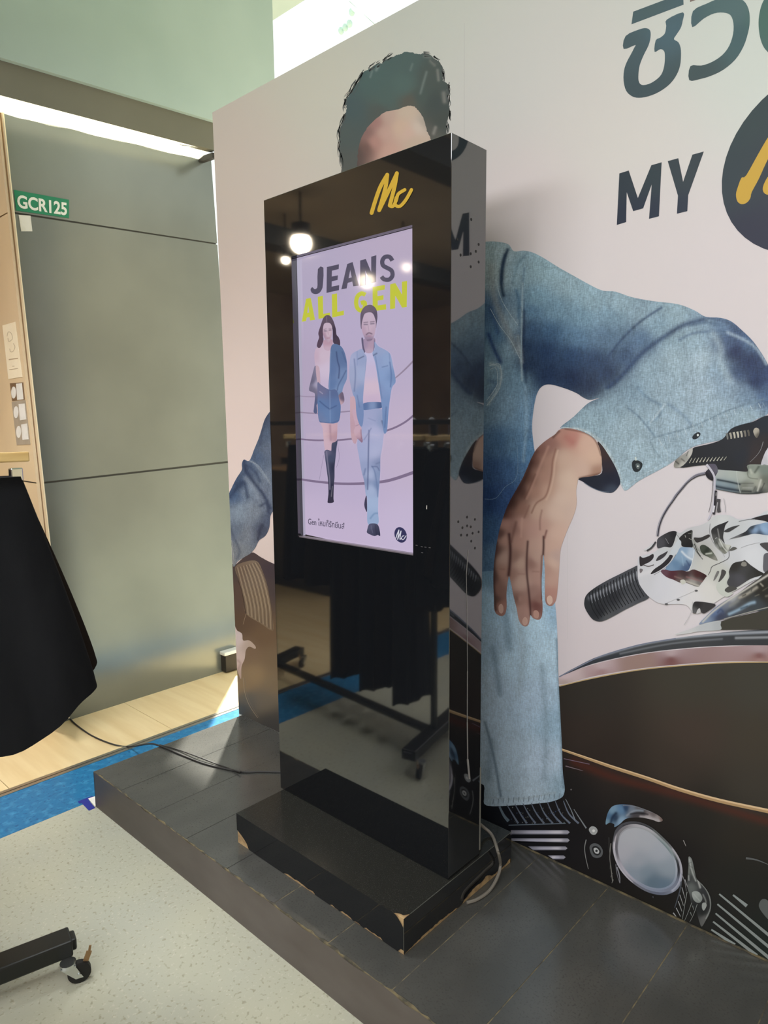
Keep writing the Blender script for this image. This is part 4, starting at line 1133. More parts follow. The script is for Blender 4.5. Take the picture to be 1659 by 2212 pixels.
for i, c in enumerate(((104, 106, 104), (150, 146, 136), (172, 168, 156), (176, 172, 160), (160, 156, 146), (110, 106, 98), (84, 80, 74))):
    x = 920 + i * 64
    y = 300 - i * 10
    a.rib([(x, y), (x + 16, y + 60), (x + 20, y + 110)], 40, c, w2=26)
    Art.depth['wall'] -= 1
Art.depth['wall'] += 1
a.poly([(1400, 260), (1440, 200), (1500, 220), (1510, 300), (1470, 380), (1430, 350)], [(1440, 260, 164, 158, 146), (1500, 330, 80, 76, 70)], sp=2)
a.rib([(1580, 450), (1540, 580), (1470, 690), (1340, 820)], 10, (132, 132, 136), w2=5)
# bar end ring
a.poly([(-30, 880), (0, 790), (80, 720), (200, 640), (280, 570), (310, 580), (300, 660), (250, 750), (170, 850), (90, 905), (0, 915)], [(40, 820, 120, 118, 112), (180, 720, 140, 140, 136), (260, 680, 176, 174, 170), (120, 880, 170, 168, 162)], [([(0, 800), (60, 850)], 14, (46, 46, 46), .8), ([(110, 760), (160, 800)], 14, (60, 60, 58), .7), ([(230, 620), (200, 700)], 12, (50, 50, 52), .7)], sp=1.2)
a.build()

a = WA('printed_handlebar_chrome', T=(1460, 900, 8.337))
# lever loop
a.rib([(-325, 2150), (-300, 1980), (-240, 1810), (-150, 1650), (-60, 1520), (0, 1430), (100, 1310), (230, 1160), (380, 1050), (540, 1010)], 46, (112, 110, 122), w2=40)
a.rib([(-318, 2150), (-290, 1980), (-228, 1810), (-138, 1650), (-50, 1530), (20, 1430), (110, 1310), (240, 1170), (390, 1075), (540, 1040)], 16, (44, 42, 48), w2=12)
a.rib([(-338, 2150), (-312, 1980), (-254, 1805), (-164, 1640), (-72, 1510), (-14, 1415), (90, 1290), (215, 1150), (360, 1040), (520, 1000)], 9, (166, 164, 174))
# silver barrel
a.poly([(700, 960), (900, 965), (1100, 975), (1300, 985), (1300, 870), (1560, 860), (1700, 850), (1700, 1300), (1560, 1370), (1380, 1390), (1160, 1385), (960, 1350), (760, 1310), (690, 1270), (690, 1100)],
       [(800, 1030, 160, 166, 164), (1000, 1060, 158, 166, 162), (1200, 1080, 160, 166, 160), (1350, 960, 118, 126, 118), (1400, 1050, 150, 156, 146), (1600, 950, 110, 120, 114), (800, 1200, 120, 136, 146), (1000, 1230, 112, 128, 138), (1250, 1240, 112, 116, 108), (1350, 1280, 126, 130, 124), (1500, 1200, 150, 152, 142), (1600, 1150, 96, 100, 92), (1500, 1330, 60, 62, 62)],
       [([(760, 1135), (950, 1170), (1160, 1215)], 20, (30, 40, 48), .95), ([(710, 1250), (900, 1290), (1140, 1330)], 30, (40, 50, 62), .95), ([(740, 1310), (950, 1350), (1160, 1380), (1400, 1380), (1560, 1365)], 16, (36, 40, 44), .9), ([(1200, 1340), (1360, 1345)], 22, (36, 38, 40), .9), ([(1095, 870), (1110, 1100), (1150, 1300), (1170, 1370)], 5, (176, 182, 180), .8), ([(1180, 1200), (1400, 1200)], 9, (80, 82, 76), .7), ([(1210, 1280), (1380, 1280)], 10, (150, 152, 148), .7),
        ([(1310, 880), (1310, 1080), (1480, 1120)], 9, (84, 90, 82), .7), ([(1350, 960), (1370, 1010)], 26, (176, 180, 170), .7), ([(1430, 1000), (1500, 900)], 22, (60, 66, 60), .7), ([(1540, 1140), (1480, 1330)], 18, (186, 188, 180), .7), ([(1600, 1200), (1540, 1330)], 12, (60, 60, 58), .8), ([(1320, 870), (1640, 880)], 10, (130, 136, 130), .7), ([(1440, 1260), (1400, 1340)], 14, (70, 70, 66), .6)], sp=1.0)
a.poly([(1690, 560), (1640, 600), (1590, 700), (1540, 860), (1600, 860), (1700, 850)], [(1600, 750, 176, 174, 182), (1660, 700, 190, 188, 198)])
# ball joint and arm
a.poly([(540, 1000), (600, 930), (590, 860), (700, 850), (750, 900), (765, 980), (740, 1040), (690, 1110), (680, 1150), (620, 1135), (560, 1080)], [(570, 1050, 30, 28, 34), (620, 1000, 48, 46, 54), (680, 920, 84, 80, 94), (740, 950, 90, 88, 100), (640, 1120, 34, 32, 38)], sp=1.2)
a.rib([(560, 860), (640, 960), (700, 1080), (705, 1250), (700, 1500), (650, 1720), (590, 1860)], 40, (178, 176, 188), w2=30)
a.rib([(680, 1120), (668, 1260), (650, 1500), (600, 1720)], 8, (60, 58, 64))
a.rib([(730, 1330), (720, 1450), (705, 1660), (690, 1760)], 46, (44, 42, 48), w2=40)
a.rib([(735, 1360), (730, 1420)], 16, (140, 138, 140)).rib([(700, 1600), (680, 1720)], 34, (196, 194, 202))
a.rib([(780, 1480), (770, 1600), (790, 1720)], 70, (70, 68, 72), w2=60).rib([(760, 1540), (735, 1720)], 16, (150, 148, 152))
a.rib([(870, 1470), (895, 1600), (900, 1720)], 7, (140, 138, 146))
a.T = (1380, 1080, 5.946)
LT = (198, 196, 200)
# perch and clamps: light body
a.poly([(0, 740), (60, 710), (180, 680), (260, 620), (250, 540), (330, 450), (470, 400), (540, 420), (640, 360), (800, 320), (900, 270), (960, 210), (1060, 190), (1180, 200), (1300, 250), (1500, 220), (1700, 180), (1700, 950), (1500, 1020), (1300, 1130), (1100, 1240), (960, 1330), (800, 1440), (700, 1440), (600, 1340), (300, 1330), (150, 1250), (60, 1150), (5, 1050), (-10, 900)],
       [(100, 1050, 190, 190, 196), (300, 1100, 196, 196, 204), (500, 1180, 200, 200, 206), (700, 1250, 204, 202, 204), (900, 1150, 202, 200, 198), (1000, 250, 186, 188, 190), (1050, 260, 192, 194, 196), (800, 400, 184, 184, 188), (1250, 400, 182, 186, 190), (1400, 560, 196, 198, 204), (1450, 700, 200, 202, 208), (1200, 700, 188, 190, 196), (1600, 480, 190, 194, 200), (800, 620, 160, 160, 158), (900, 800, 186, 186, 182), (600, 700, 180, 184, 188), (1050, 960, 180, 182, 176)],
       [([(20, 960), (200, 900), (300, 880)], 30, (206, 204, 208), .5)], sp=2.4)
D1, D2 = (44, 44, 48), (70, 70, 74)
a.poly([(255, 490), (330, 440), (420, 400), (490, 405), (480, 470), (430, 600), (340, 600), (250, 618), (240, 540)], [(300, 540, 70, 70, 76), (370, 480, 52, 52, 56), (450, 440, 34, 34, 38), (400, 560, 40, 40, 44)], sp=1.5)
a.rib([(350, 490), (390, 560)], 6, (130, 130, 134))
a.rib([(75, 640), (130, 615), (190, 560)], 26, (190, 190, 194)).rib([(110, 650), (170, 610), (225, 535)], 22, (58, 58, 62))
a.poly([(20, 720), (60, 740), (130, 720), (190, 690), (195, 740), (150, 790), (90, 820), (30, 850), (15, 790)], (46, 42, 46)).rib([(60, 830), (130, 850), (200, 830)], 12, (86, 78, 80))
a.poly([(20, 880), (60, 890), (40, 930), (22, 930)], (110, 104, 108))
a.poly([(228, 780), (260, 720), (330, 680), (378, 655), (350, 710), (290, 760)], (58, 56, 60)).poly([(160, 950), (200, 890), (300, 820), (380, 740), (405, 705), (445, 715), (400, 800), (320, 870), (240, 920)], (42, 40, 44))
a.rib([(200, 960), (330, 880), (440, 770), (520, 620), (545, 520), (490, 440)], 5, (90, 90, 96))
a.poly([(420, 650), (520, 500), (550, 530), (548, 580), (500, 680), (450, 710), (415, 690)], (184, 190, 196))
a.poly([(525, 490), (600, 420), (690, 385), (695, 450), (690, 520), (700, 600), (640, 608), (560, 590), (550, 530)], [(560, 500, 40, 40, 40), (640, 450, 36, 36, 36), (650, 570, 28, 28, 30)], sp=2).rib([(600, 450), (610, 480)], 8, (150, 150, 146)).rib([(640, 430), (680, 425)], 9, (110, 110, 104)).rib([(650, 490), (690, 510)], 9, (130, 130, 124))
a.poly([(345, 885), (440, 770), (500, 680), (540, 610), (620, 605), (715, 620), (720, 700), (690, 800), (650, 890), (620, 925), (560, 900), (420, 905)], [(420, 860, 110, 136, 164), (520, 720, 124, 150, 176), (600, 650, 128, 152, 178), (480, 820, 96, 124, 154), (620, 860, 66, 84, 116), (580, 760, 120, 146, 172), (680, 680, 168, 180, 194)], [([(560, 660), (620, 720), (690, 760)], 13, (196, 204, 214), .9), ([(620, 780), (660, 840)], 10, (50, 66, 100), .7), ([(560, 720), (580, 840)], 6, (150, 174, 196), .5)], sp=1.5)
a.rib([(715, 640), (700, 760), (650, 900), (560, 905)], 6, (206, 210, 214))
a.poly([(290, 915), (340, 890), (420, 905), (560, 900), (640, 915), (720, 890), (870, 960), (860, 1000), (800, 1080), (760, 1112), (610, 1060), (540, 1060), (450, 1020), (360, 985)], [(340, 930, 92, 64, 76), (430, 960, 76, 40, 48), (600, 950, 58, 40, 44), (760, 960, 66, 34, 36), (840, 980, 52, 30, 32), (700, 1060, 150, 146, 142), (780, 1080, 110, 106, 104), (560, 1030, 92, 80, 78)],
       [([(620, 985), (840, 1050)], 10, (130, 92, 94), .7), ([(615, 1040), (780, 1100)], 12, (176, 172, 164), .8), ([(470, 980), (560, 1010)], 9, (128, 100, 98), .7), ([(610, 1060), (750, 1112)], 5, (30, 30, 30), .8)], sp=1.5)
a.poly([(540, 1030), (590, 1020), (610, 1060), (560, 1080)], (188, 188, 180))
a.rib([(690, 400), (690, 520), (740, 650), (830, 760)], 9, (96, 98, 96)).rib([(710, 500), (750, 610), (850, 700)], 26, (140, 142, 138)).rib([(720, 560), (760, 660), (800, 720)], 12, (60, 60, 58))
a.poly([(715, 480), (800, 480), (900, 440), (918, 470), (850, 510), (760, 545), (728, 520)], (52, 50, 50)).poly([(795, 590), (850, 575), (940, 640), (1020, 770), (960, 760), (900, 730), (840, 700), (800, 650)], [(830, 620, 60, 66, 58), (880, 650, 40, 46, 40), (940, 700, 92, 96, 86), (990, 750, 128, 128, 120)], [([(870, 690), (940, 680)], 9, (190, 196, 186), .8)], sp=1.5)
a.rib([(925, 300), (915, 400), (940, 500), (1000, 600)], 5, (112, 112, 116)).rib([(1000, 600), (1080, 680), (1110, 730)], 5, (150, 150, 150))
a.poly([(940, 380), (1000, 330), (1090, 295), (1160, 268), (1120, 320), (1100, 400), (1090, 480), (1110, 560), (1060, 500), (1000, 480), (970, 520), (945, 450)], [(980, 400, 46, 46, 48), (1060, 340, 40, 40, 44), (1060, 440, 56, 56, 58), (960, 480, 80, 80, 80)], [([(1020, 370), (1040, 480)], 6, (150, 150, 150), .7)], sp=1.5)
a.poly([(1100, 400), (1180, 350), (1300, 320), (1260, 350), (1160, 410)], (58, 58, 60))
a.poly([(970, 520), (1040, 480), (1100, 560), (1190, 580), (1170, 640), (1110, 690), (1060, 650), (1010, 600)], [(1000, 530, 80, 82, 80), (1060, 560, 150, 152, 148), (1100, 620, 70, 72, 66), (1140, 600, 184, 186, 180), (1080, 650, 120, 122, 114)], [([(1040, 500), (1090, 600), (1140, 660)], 6, (210, 212, 208), .8), ([(1010, 540), (1050, 620)], 8, (50, 52, 50), .7), ([(1110, 520), (1160, 490)], 16, (50, 50, 52), .8)], sp=1.2)
a.rib([(1190, 590), (1165, 640), (1160, 740), (1060, 800), (950, 850), (930, 900), (900, 960)], 7, (70, 68, 70))
a.poly([(1170, 500), (1300, 440), (1380, 400), (1440, 340), (1540, 310), (1700, 290), (1700, 440), (1500, 430), (1400, 450), (1280, 480), (1200, 495)], [(1250, 470, 100, 100, 104), (1380, 420, 36, 38, 42), (1470, 350, 50, 56, 64), (1500, 375, 124, 148, 178), (1620, 370, 136, 162, 194), (1560, 430, 60, 72, 92), (1650, 330, 124, 150, 180)], sp=1.5)
a.poly([(1440, 245), (1560, 205), (1700, 185), (1700, 280), (1600, 262), (1520, 250)], (40, 38, 42)).rib([(1290, 275), (1400, 250), (1500, 245)], 8, (120, 120, 126))
a.rib([(1320, 610), (1400, 580), (1500, 555), (1560, 545)], 4, (150, 150, 154)).poly([(1170, 640), (1220, 600), (1270, 620), (1200, 650)], (86, 86, 84))
a.poly([(1560, 560), (1700, 550), (1700, 670), (1640, 640)], (70, 68, 70)).poly([(1620, 690), (1700, 700), (1700, 920), (1610, 910), (1605, 780)], (92, 92, 98))
# instrument block
a.poly([(1165, 910), (1220, 810), (1340, 780), (1370, 770), (1440, 830), (1540, 900), (1610, 950), (1440, 1010), (1260, 1120), (1180, 1110), (1140, 1060), (1170, 980)], [(1250, 850, 46, 44, 42), (1350, 900, 62, 62, 64), (1300, 1000, 74, 74, 80), (1450, 960, 54, 54, 54), (1200, 1050, 66, 66, 70), (1540, 930, 42, 42, 40)], sp=2)
a.poly([(1320, 830), (1340, 790), (1385, 800), (1390, 840), (1350, 850)], (128, 126, 120))
a.poly([(1110, 900), (1165, 930), (1150, 1000), (1130, 1100), (1170, 1180), (1220, 1190), (1140, 1240), (1040, 1190), (1000, 1100), (1050, 1020)], (184, 188, 182)).poly([(1075, 890), (1130, 920), (1090, 1000), (1030, 1050), (1060, 960)], (70, 68, 68)).poly([(1010, 915), (1040, 920), (1000, 1000), (965, 1030)], (110, 108, 108))
a.poly([(1110, 1150), (1180, 1100), (1270, 1130), (1200, 1170), (1150, 1185)], (72, 72, 70))
# speedometer nacelle
a.poly([(780, 1590), (880, 1480), (1000, 1370), (1150, 1270), (1300, 1180), (1420, 1090), (1540, 1010), (1700, 910), (1700, 1400), (1500, 1420), (1300, 1470), (1150, 1510), (1000, 1545), (880, 1570)],
       [(860, 1540, 120, 136, 160), (1000, 1430, 92, 110, 144), (1050, 1490, 58, 62, 80), (1150, 1330, 110, 116, 130), (1200, 1250, 160, 162, 166), (1300, 1330, 64, 66, 70), (1400, 1220, 54, 54, 52), (1550, 1150, 44, 42, 38), (1640, 1200, 42, 40, 38), (1500, 1320, 60, 66, 72), (1200, 1430, 56, 60, 68)],
       [([(830, 1560), (960, 1430), (1150, 1290), (1400, 1130), (1700, 940)], 12, (186, 184, 178), .9), ([(1180, 1350), (1280, 1290)], 22, (124, 126, 124), .7), ([(1300, 1250), (1400, 1200), (1520, 1120)], 20, (158, 154, 144), .8), ([(1340, 1230), (1380, 1210)], 8, (50, 50, 48), .9), ([(1450, 1170), (1460, 1140)], 6, (60, 60, 56), .8), ([(1170, 1460), (1300, 1400), (1420, 1330), (1490, 1310)], 20, (140, 164, 184), .85), ([(1320, 1390), (1400, 1360)], 14, (60, 74, 90), .8),
        ([(1570, 1070), (1600, 1100)], 10, (150, 146, 136), .8), ([(1020, 1440), (1060, 1400), (1090, 1430)], 12, (60, 70, 100), .7), ([(1640, 1230), (1700, 1220)], 14, (110, 106, 98), .6), ([(1600, 1160), (1660, 1120)], 7, (90, 88, 80), .7), ([(1500, 1230), (1550, 1210)], 6, (110, 108, 98), .7)], sp=1.4)
a.rib([(1100, 1525), (1300, 1470), (1500, 1415), (1700, 1365)], 13, (140, 140, 136))
a.poly([(1045, 1560), (1200, 1510), (1500, 1440), (1700, 1390), (1700, 1660), (1400, 1660), (1055, 1665)], (62, 60, 54), smooth=False)
a.poly([(470, 1720), (700, 1640), (850, 1580), (1045, 1545), (1058, 1600), (1050, 1665), (800, 1680), (600, 1715)], [(600, 1690, 190, 190, 192), (900, 1610, 174, 178, 182), (1030, 1600, 164, 168, 172)], sp=3)
a.poly([(710, 1320), (780, 1300), (990, 1335), (930, 1400), (850, 1450), (810, 1440), (780, 1400), (740, 1450), (700, 1440)], [(760, 1350, 40, 38, 40), (860, 1380, 56, 54, 56), (720, 1420, 90, 90, 92)], sp=2).poly([(760, 1410), (790, 1385), (800, 1440), (750, 1455)], (186, 184, 186))
a.rib([(700, 1300), (680, 1440), (590, 1600)], 5, (170, 170, 172))
a.dots([(745, 1160), (515, 1277), (362, 1332)], 22, (84, 84, 86), ry=13).rib([(350, 1325), (540, 1245), (740, 1155)], 3, (168, 166, 170))
a.build()

# ------------------------------------------------------------------ the kiosk
KW, KD, KB, KT = 0.84, 0.171, 0.287, 2.525
ki = empty('digital_signage_kiosk', (0, 0, PT))
ki.location = (0, 0, 0)
tag(ki, 'tall glossy black totem kiosk with a lit portrait screen, standing on the platform', 'kiosk')
ox0, ox1, oz0, oz1, SD = 0.1455, 0.697, 1.318, 2.3075, 0.024
mb = MB()
mb.quad((0, 0, KB), (KW, 0, KB), (KW, 0, oz0), (0, 0, oz0))
mb.quad((0, 0, oz1), (KW, 0, oz1), (KW, 0, KT), (0, 0, KT))
mb.quad((0, 0, oz0), (ox0, 0, oz0), (ox0, 0, oz1), (0, 0, oz1))
mb.quad((ox1, 0, oz0), (KW, 0, oz0), (KW, 0, oz1), (ox1, 0, oz1))
mb.quad((0, 0, KB), (0, 0, oz0), (0, 0, oz1), (0, 0, KT), (0, KD, KT), (0, KD, KB))
mb.quad((KW, 0, KB), (KW, KD, KB), (KW, KD, KT), (KW, 0, KT), (KW, 0, oz1), (KW, 0, oz0))
mb.quad((0, KD, KB), (0, KD, KT), (KW, KD, KT), (KW, KD, KB))
mb.quad((0, 0, KT), (KW, 0, KT), (KW, KD, KT), (0, KD, KT))
mb.quad((0, 0, KB), (0, KD, KB), (KW, KD, KB), (KW, 0, KB))
mb.quad((ox0, 0, oz0), (ox0, SD + .012, oz0), (ox0, SD + .012, oz1), (ox0, 0, oz1))
mb.quad((ox1, 0, oz0), (ox1, 0, oz1), (ox1, SD + .012, oz1), (ox1, SD + .012, oz0))
mb.quad((ox0, 0, oz1), (ox0, SD + .012, oz1), (ox1, SD + .012, oz1), (ox1, 0, oz1))
mb.quad((ox0, 0, oz0), (ox1, 0, oz0), (ox1, SD + .012, oz0), (ox0, SD + .012, oz0))
mb.quad((ox0, SD + .012, oz0), (ox1, SD + .012, oz0), (ox1, SD + .012, oz1), (ox0, SD + .012, oz1))
mb.build('cabinet', M_black, ki, bevel=0.0012, seg=1)
# bottom lip of the screen recess, the screen's reflection painted in as grey
MB().box(ox0 + 0.001, ox1 - 0.001, 0.004, SD - 0.001, oz0, oz0 + 0.0035).build('screen_ledge', mat('ledge_reflection', lc(120, 112, 118), rough=0.3), ki)
scr = MB().box(ox0 + 0.0005, ox1 - 0.0005, SD, SD + 0.01, oz0 + 0.0005, oz1 - 0.0005).build('screen', M_dark, ki)


def SA(name, T):
    def cl(p):
        return (min(max(p.x, ox0 + 0.001), ox1 - 0.001), p.y, min(max(p.z, oz0 + 0.001), oz1 - 0.001))
    return Art(name, scr, M_screen, 1, SD, 'screen', 1.0, T, step=0.00007, clamp=cl)


# logo on the front: raised yellow strokes
LOGO = [([(746, 645), (772, 560), (805, 470), (850, 392)], 26), ([(850, 392), (838, 480), (797, 625)], 26), ([(797, 628), (850, 520), (915, 382)], 25), ([(915, 382), (900, 470), (868, 596)], 26), ([(868, 598), (890, 602), (912, 560), (925, 520), (968, 492)], 22), ([(912, 545), (905, 590), (935, 602), (975, 560), (1013, 492)], 22)]
lg = Art('logo', ki, None, 1, 0.0, 'logo', 1.0, (560, 250, 3.072), step=0.0003)
M_yel = mat('matt_yellow_vinyl', lc(206, 168, 50), rough=0.5)
lg.mat = M_yel
for p, w in LOGO:
    lg.rib(p, w, (214, 176, 54), cap=True)
lg.build()
# screw holes and scratch on the right side
def side_pt(px, py, off=0.0006):
    p = bp(px, py, 0, KW)
    p.x = KW + off
    return p
sc = MB()
for a_, b_, w in (((1011, 1188), (1007, 1240), 1.2), ((1007, 1240), (1008.5, 1330), 1.0), ((1008.5, 1330), (1009.5, 1450), 1.0), ((1009.5, 1450), (1009, 1560), 1.6), ((1009, 1560), (1010, 1640), 2.2), ((1010, 1640), (1014, 1683), 4.0)):
    sc.quad(side_pt(a_[0] - w / 2, a_[1]), side_pt(a_[0] + w / 2, a_[1]), side_pt(b_[0] + w / 2, b_[1]), side_pt(b_[0] - w / 2, b_[1]))
sc.build('scratch', mat('scratch_white', lc(150, 148, 146), rough=0.6), ki)
hl = MB()
holes = [(1018, 474), (988, 517), (1034, 528), (1028, 543), (1017, 548), (995, 551), (1034, 566), (1017, 576), (1009, 1117), (1026, 1122), (990, 1127), (1009, 1136), (999, 1140), (1017, 1138), (1034, 1149), (996, 1156), (1009, 1156), (1021, 1152), (1018, 1169), (1026, 1184)]
for hx, hy in holes:
    c = side_pt(hx, hy)
    hl.quad(*[(KW + 0.0006, c.y + 0.0042 * math.cos(t), c.z + 0.0042 * math.sin(t)) for t in np.linspace(0, 2 * math.pi, 9)[:-1]])
tag(hl.build('screw_holes', M_rubber, ki), kind='stuff')
MB().box(KW - 0.004, KW + 0.001, KD - 0.002, KD + 0.004, KB + 0.02, 0.60).build('edge_strip', mat('silver_edge', lc(130, 128, 120), rough=0.4), ki)
MB().box(KW - 0.03, KW - 0.005, KD, KD + 0.004, 0.52, 0.60).build('hinge_plate', M_alu, ki)
bt = MB()
for q in ((900, 1178), (911, 1181), (919, 1182), (928, 1183), (912, 1194)):
    p = bp(q[0], q[1], 1, -0.0005)
    bt.quad((p.x - .004, -.0005, p.z - .001), (p.x + .004, -.0005, p.z - .001), (p.x + .004, -.0005, p.z + .001), (p.x - .004, -.0005, p.z + .001))
bt.build('button_marks', mat('grey_marks', lc(90, 88, 90), rough=0.6), ki)
p = bp(921.5, 1095, 1, -0.0008)
MB().quad((p.x - .0012, -.0008, p.z - .007), (p.x + .0012, -.0008, p.z - .007), (p.x + .0016, -.0008, p.z + .004), (p.x, -.0008, p.z + .006)).build('status_mark', M_paper, ki)

# base block: fibreboard core inside black laminate with chipped edges
bx0, bx1, by0, by1 = 0.019, 0.848, -0.226, 0.357
bs = MB().box(bx0 + 0.002, bx1 - 0.002, by0 + 0.002, by1 - 0.002, PT, KB - 0.0015).build('base_core', M_mdf, ki)
rb = random.Random(21)
lam = MB()
# front laminate (px positions of chips mapped on x)
n = 70
def fr_chip(t):
    c = 0.0
    if t < 0.085: c = 0.050 * (1 - t / 0.085) ** 0.55
    if 0.33 < t < 0.52: c = 0.004 + rb.random() * 0.006
    if 0.60 < t < 0.80: c = rb.random() * 0.008
    if 0.80 < t < 0.9: c = 0.003 + rb.random() * 0.004
    if t > 0.985: c = 0.014
    return c
lows = [PT + 0.001 + fr_chip(i / n) for i in range(n + 1)]
tops = [KB - (0.030 * max(0, (i / n - 0.955) / 0.045) ** 1.5) for i in range(n + 1)]
for i in range(n):
    xa, xb_ = bx0 + (bx1 - bx0) * i / n, bx0 + (bx1 - bx0) * (i + 1) / n
    lam.quad((xa, by0, lows[i]), (xb_, by0, lows[i + 1]), (xb_, by0, tops[i + 1]), (xa, by0, tops[i]))
lows2 = []
for i in range(n + 1):
    t = i / n
    c = 0.003 + 0.010 * math.sin(min(1, t / 0.5) * math.pi) * (0.6 + 0.5 * rb.random())
    if 0.45 < t < 0.5: c = 0.003
    if t > 0.5: c = 0.006 + 0.016 * math.exp(-((t - 0.62) / 0.08) ** 2) + 0.020 * math.exp(-((t - 0.74) / 0.05) ** 2) + rb.random() * 0.003
    if t > 0.82: c = 0.008 + rb.random() * 0.004
    if t > 0.96: c = 0.018
    lows2.append(PT + c)
for i in range(n):
    ya, yb = by0 + (by1 - by0) * i / n, by0 + (by1 - by0) * (i + 1) / n
    lam.quad((bx1, ya, lows2[i]), (bx1, yb, lows2[i + 1]), (bx1, yb, KB), (bx1, ya, KB))
lam.quad((bx0, by0, PT + 0.055), (bx0, by0, KB), (bx0, by1, KB), (bx0, by1, PT), (bx0, by0 + 0.05, PT + 0.001))
lam.quad((bx0, by1, PT), (bx0, by1, KB), (bx1, by1, KB), (bx1, by1, PT))
lam.build('base_laminate', M_black, ki)
# top sheet, its right front corner broken off
tp = MB().quad((bx0, by0, KB), (bx1 - 0.040, by0, KB), (bx1 - 0.026, by0 + 0.010, KB), (bx1 - 0.012, by0 + 0.012, KB), (bx1, by0 + 0.03, KB), (bx1, by1, KB), (bx0, by1, KB))
tp.build('base_top', M_speck, ki)
# pale worn arris lines
ar = MB()
ar.box(bx1 - 0.0008, bx1 + 0.0006, by0 - 0.0006, by0 + 0.0008, PT + 0.015, KB - 0.02)
ar.box(bx1 - 0.0008, bx1 + 0.0006, by0 + 0.03, by1, KB - 0.0006, KB + 0.0006)
ar.build('worn_edge', mat('worn_edge', lc(92, 92, 84), rough=0.6), ki)

# ---- screen picture
S0, S1, S2 = (560, 400, 3.686), (640, 660, 6.381), (640, 900, 6.381)
a = SA('picture_background', (0, 0, 1))
a.poly([(630, 560), (900, 480), (900, 1210), (640, 1150)], [(660, 600, 180, 170, 196), (860, 540, 186, 172, 196), (760, 720, 186, 174, 204), (860, 700, 188, 176, 204), (670, 800, 180, 166, 192), (660, 1000, 184, 170, 198), (860, 980, 196, 180, 204), (760, 1050, 190, 176, 206), (680, 1130, 198, 182, 210), (860, 1150, 200, 186, 214), (760, 1150, 198, 182, 210)], smooth=False, sp=6)
a.rib([(643, 560), (655, 1156)], 10, (176, 170, 192))
ln = (128, 112, 140)
a.rib([(640, 855), (670, 857), (700, 856)], 2.5, (160, 146, 170)).rib([(640, 890), (690, 893), (760, 888)], 3, (150, 136, 160)).rib([(640, 948), (680, 951), (700, 951)], 3.6, ln).rib([(728, 951), (760, 948), (790, 944)], 4, ln).rib([(820, 935), (850, 925), (875, 912), (895, 896)], 4.2, ln)
a.rib([(640, 1034), (690, 1041), (740, 1045), (790, 1044), (840, 1038), (895, 1020)], 4.4, ln, w2=7).rib([(850, 820), (870, 803), (895, 778)], 2.6, (150, 136, 158), w2=4)
a.build()
a = SA('screen_lettering', S0)
DK = (82, 78, 98)
a.poly([(468, 668), (512, 657), (508, 790), (500, 830), (478, 860), (445, 868), (418, 855), (410, 828), (425, 812), (440, 828), (458, 822), (465, 795)], DK, n=2)
a.poly([(540, 652), (636, 630), (634, 668), (580, 682), (579, 728), (628, 718), (625, 755), (579, 766), (578, 808), (638, 796), (636, 836), (537, 858)], DK, smooth=False)
a.poly([(655, 830), (702, 628), (745, 612), (792, 800), (750, 806), (742, 768), (706, 778), (697, 822)], DK, smooth=False).poly([(713, 742), (726, 676), (738, 734)], (180, 170, 194), smooth=False)
a.poly([(805, 600), (850, 588), (893, 692), (893, 570), (934, 558), (930, 770), (892, 780), (846, 680), (846, 795), (806, 802)], DK, smooth=False)
a.rib([(1062, 602), (1040, 572), (1004, 572), (982, 602), (988, 640), (1022, 660), (1056, 682), (1062, 722), (1036, 752), (996, 750), (975, 728)], 34, DK)
YL = (196, 200, 62)
a.poly([(340, 1088), (375, 905), (412, 898), (446, 1072), (406, 1078), (402, 1050), (380, 1055), (374, 1083)], YL, smooth=False).poly([(385, 1018), (392, 960), (399, 1014)], (184, 174, 200), smooth=False)
a.poly([(468, 890), (508, 880), (512, 1026), (566, 1014), (566, 1046), (474, 1066)], YL, smooth=False).poly([(580, 870), (622, 862), (624, 1010), (676, 998), (676, 1034), (583, 1054)], YL, smooth=False)
a.rib([(848, 874), (818, 862), (786, 884), (774, 930), (782, 975), (808, 998), (838, 984), (842, 935), (812, 940)], 34, YL, smooth=True)
a.poly([(905, 812), (1003, 794), (1001, 832), (944, 842), (944, 884), (992, 876), (992, 912), (946, 920), (946, 958), (1012, 948), (1013, 990), (906, 1005)], YL, smooth=False)
a.poly([(1045, 790), (1086, 780), (1140, 872), (1138, 770), (1180, 762), (1177, 970), (1140, 976), (1086, 880), (1084, 982), (1044, 988)], YL, smooth=False)
a.build()
# woman
a = SA('picture_woman', S1)
SKN = (194, 166, 180)
a.poly([(265, 830), (240, 900), (205, 1040), (180, 1165), (230, 1195), (262, 1230), (250, 1400), (245, 1470), (290, 1480), (310, 1300), (330, 1100), (310, 900)], [(230, 1050, 100, 98, 124), (280, 1080, 166, 160, 186), (270, 1350, 82, 92, 128), (220, 1150, 110, 106, 130)], sp=1.5)
a.poly([(300, 1340), (330, 1600), (370, 1700), (400, 1990), (480, 2000), (560, 1860), (575, 1620), (600, 1500)], [(380, 1700, 206, 176, 190), (500, 1700, 200, 166, 178), (540, 1800, 176, 140, 154), (420, 1900, 206, 176, 190)], [([(470, 1650), (480, 1850)], 14, (160, 128, 146), .7)], sp=1.5)
a.poly([(260, 640), (280, 590), (350, 560), (400, 540), (490, 540), (500, 800), (480, 1160), (350, 1100), (330, 900), (270, 830), (255, 720)], [(350, 700, 204, 184, 202), (430, 900, 206, 190, 212), (400, 1100, 196, 180, 206), (290, 700, 196, 170, 190)], sp=2)
a.poly([(275, 830), (320, 850), (330, 950), (335, 1060), (300, 1080), (280, 950)], SKN)
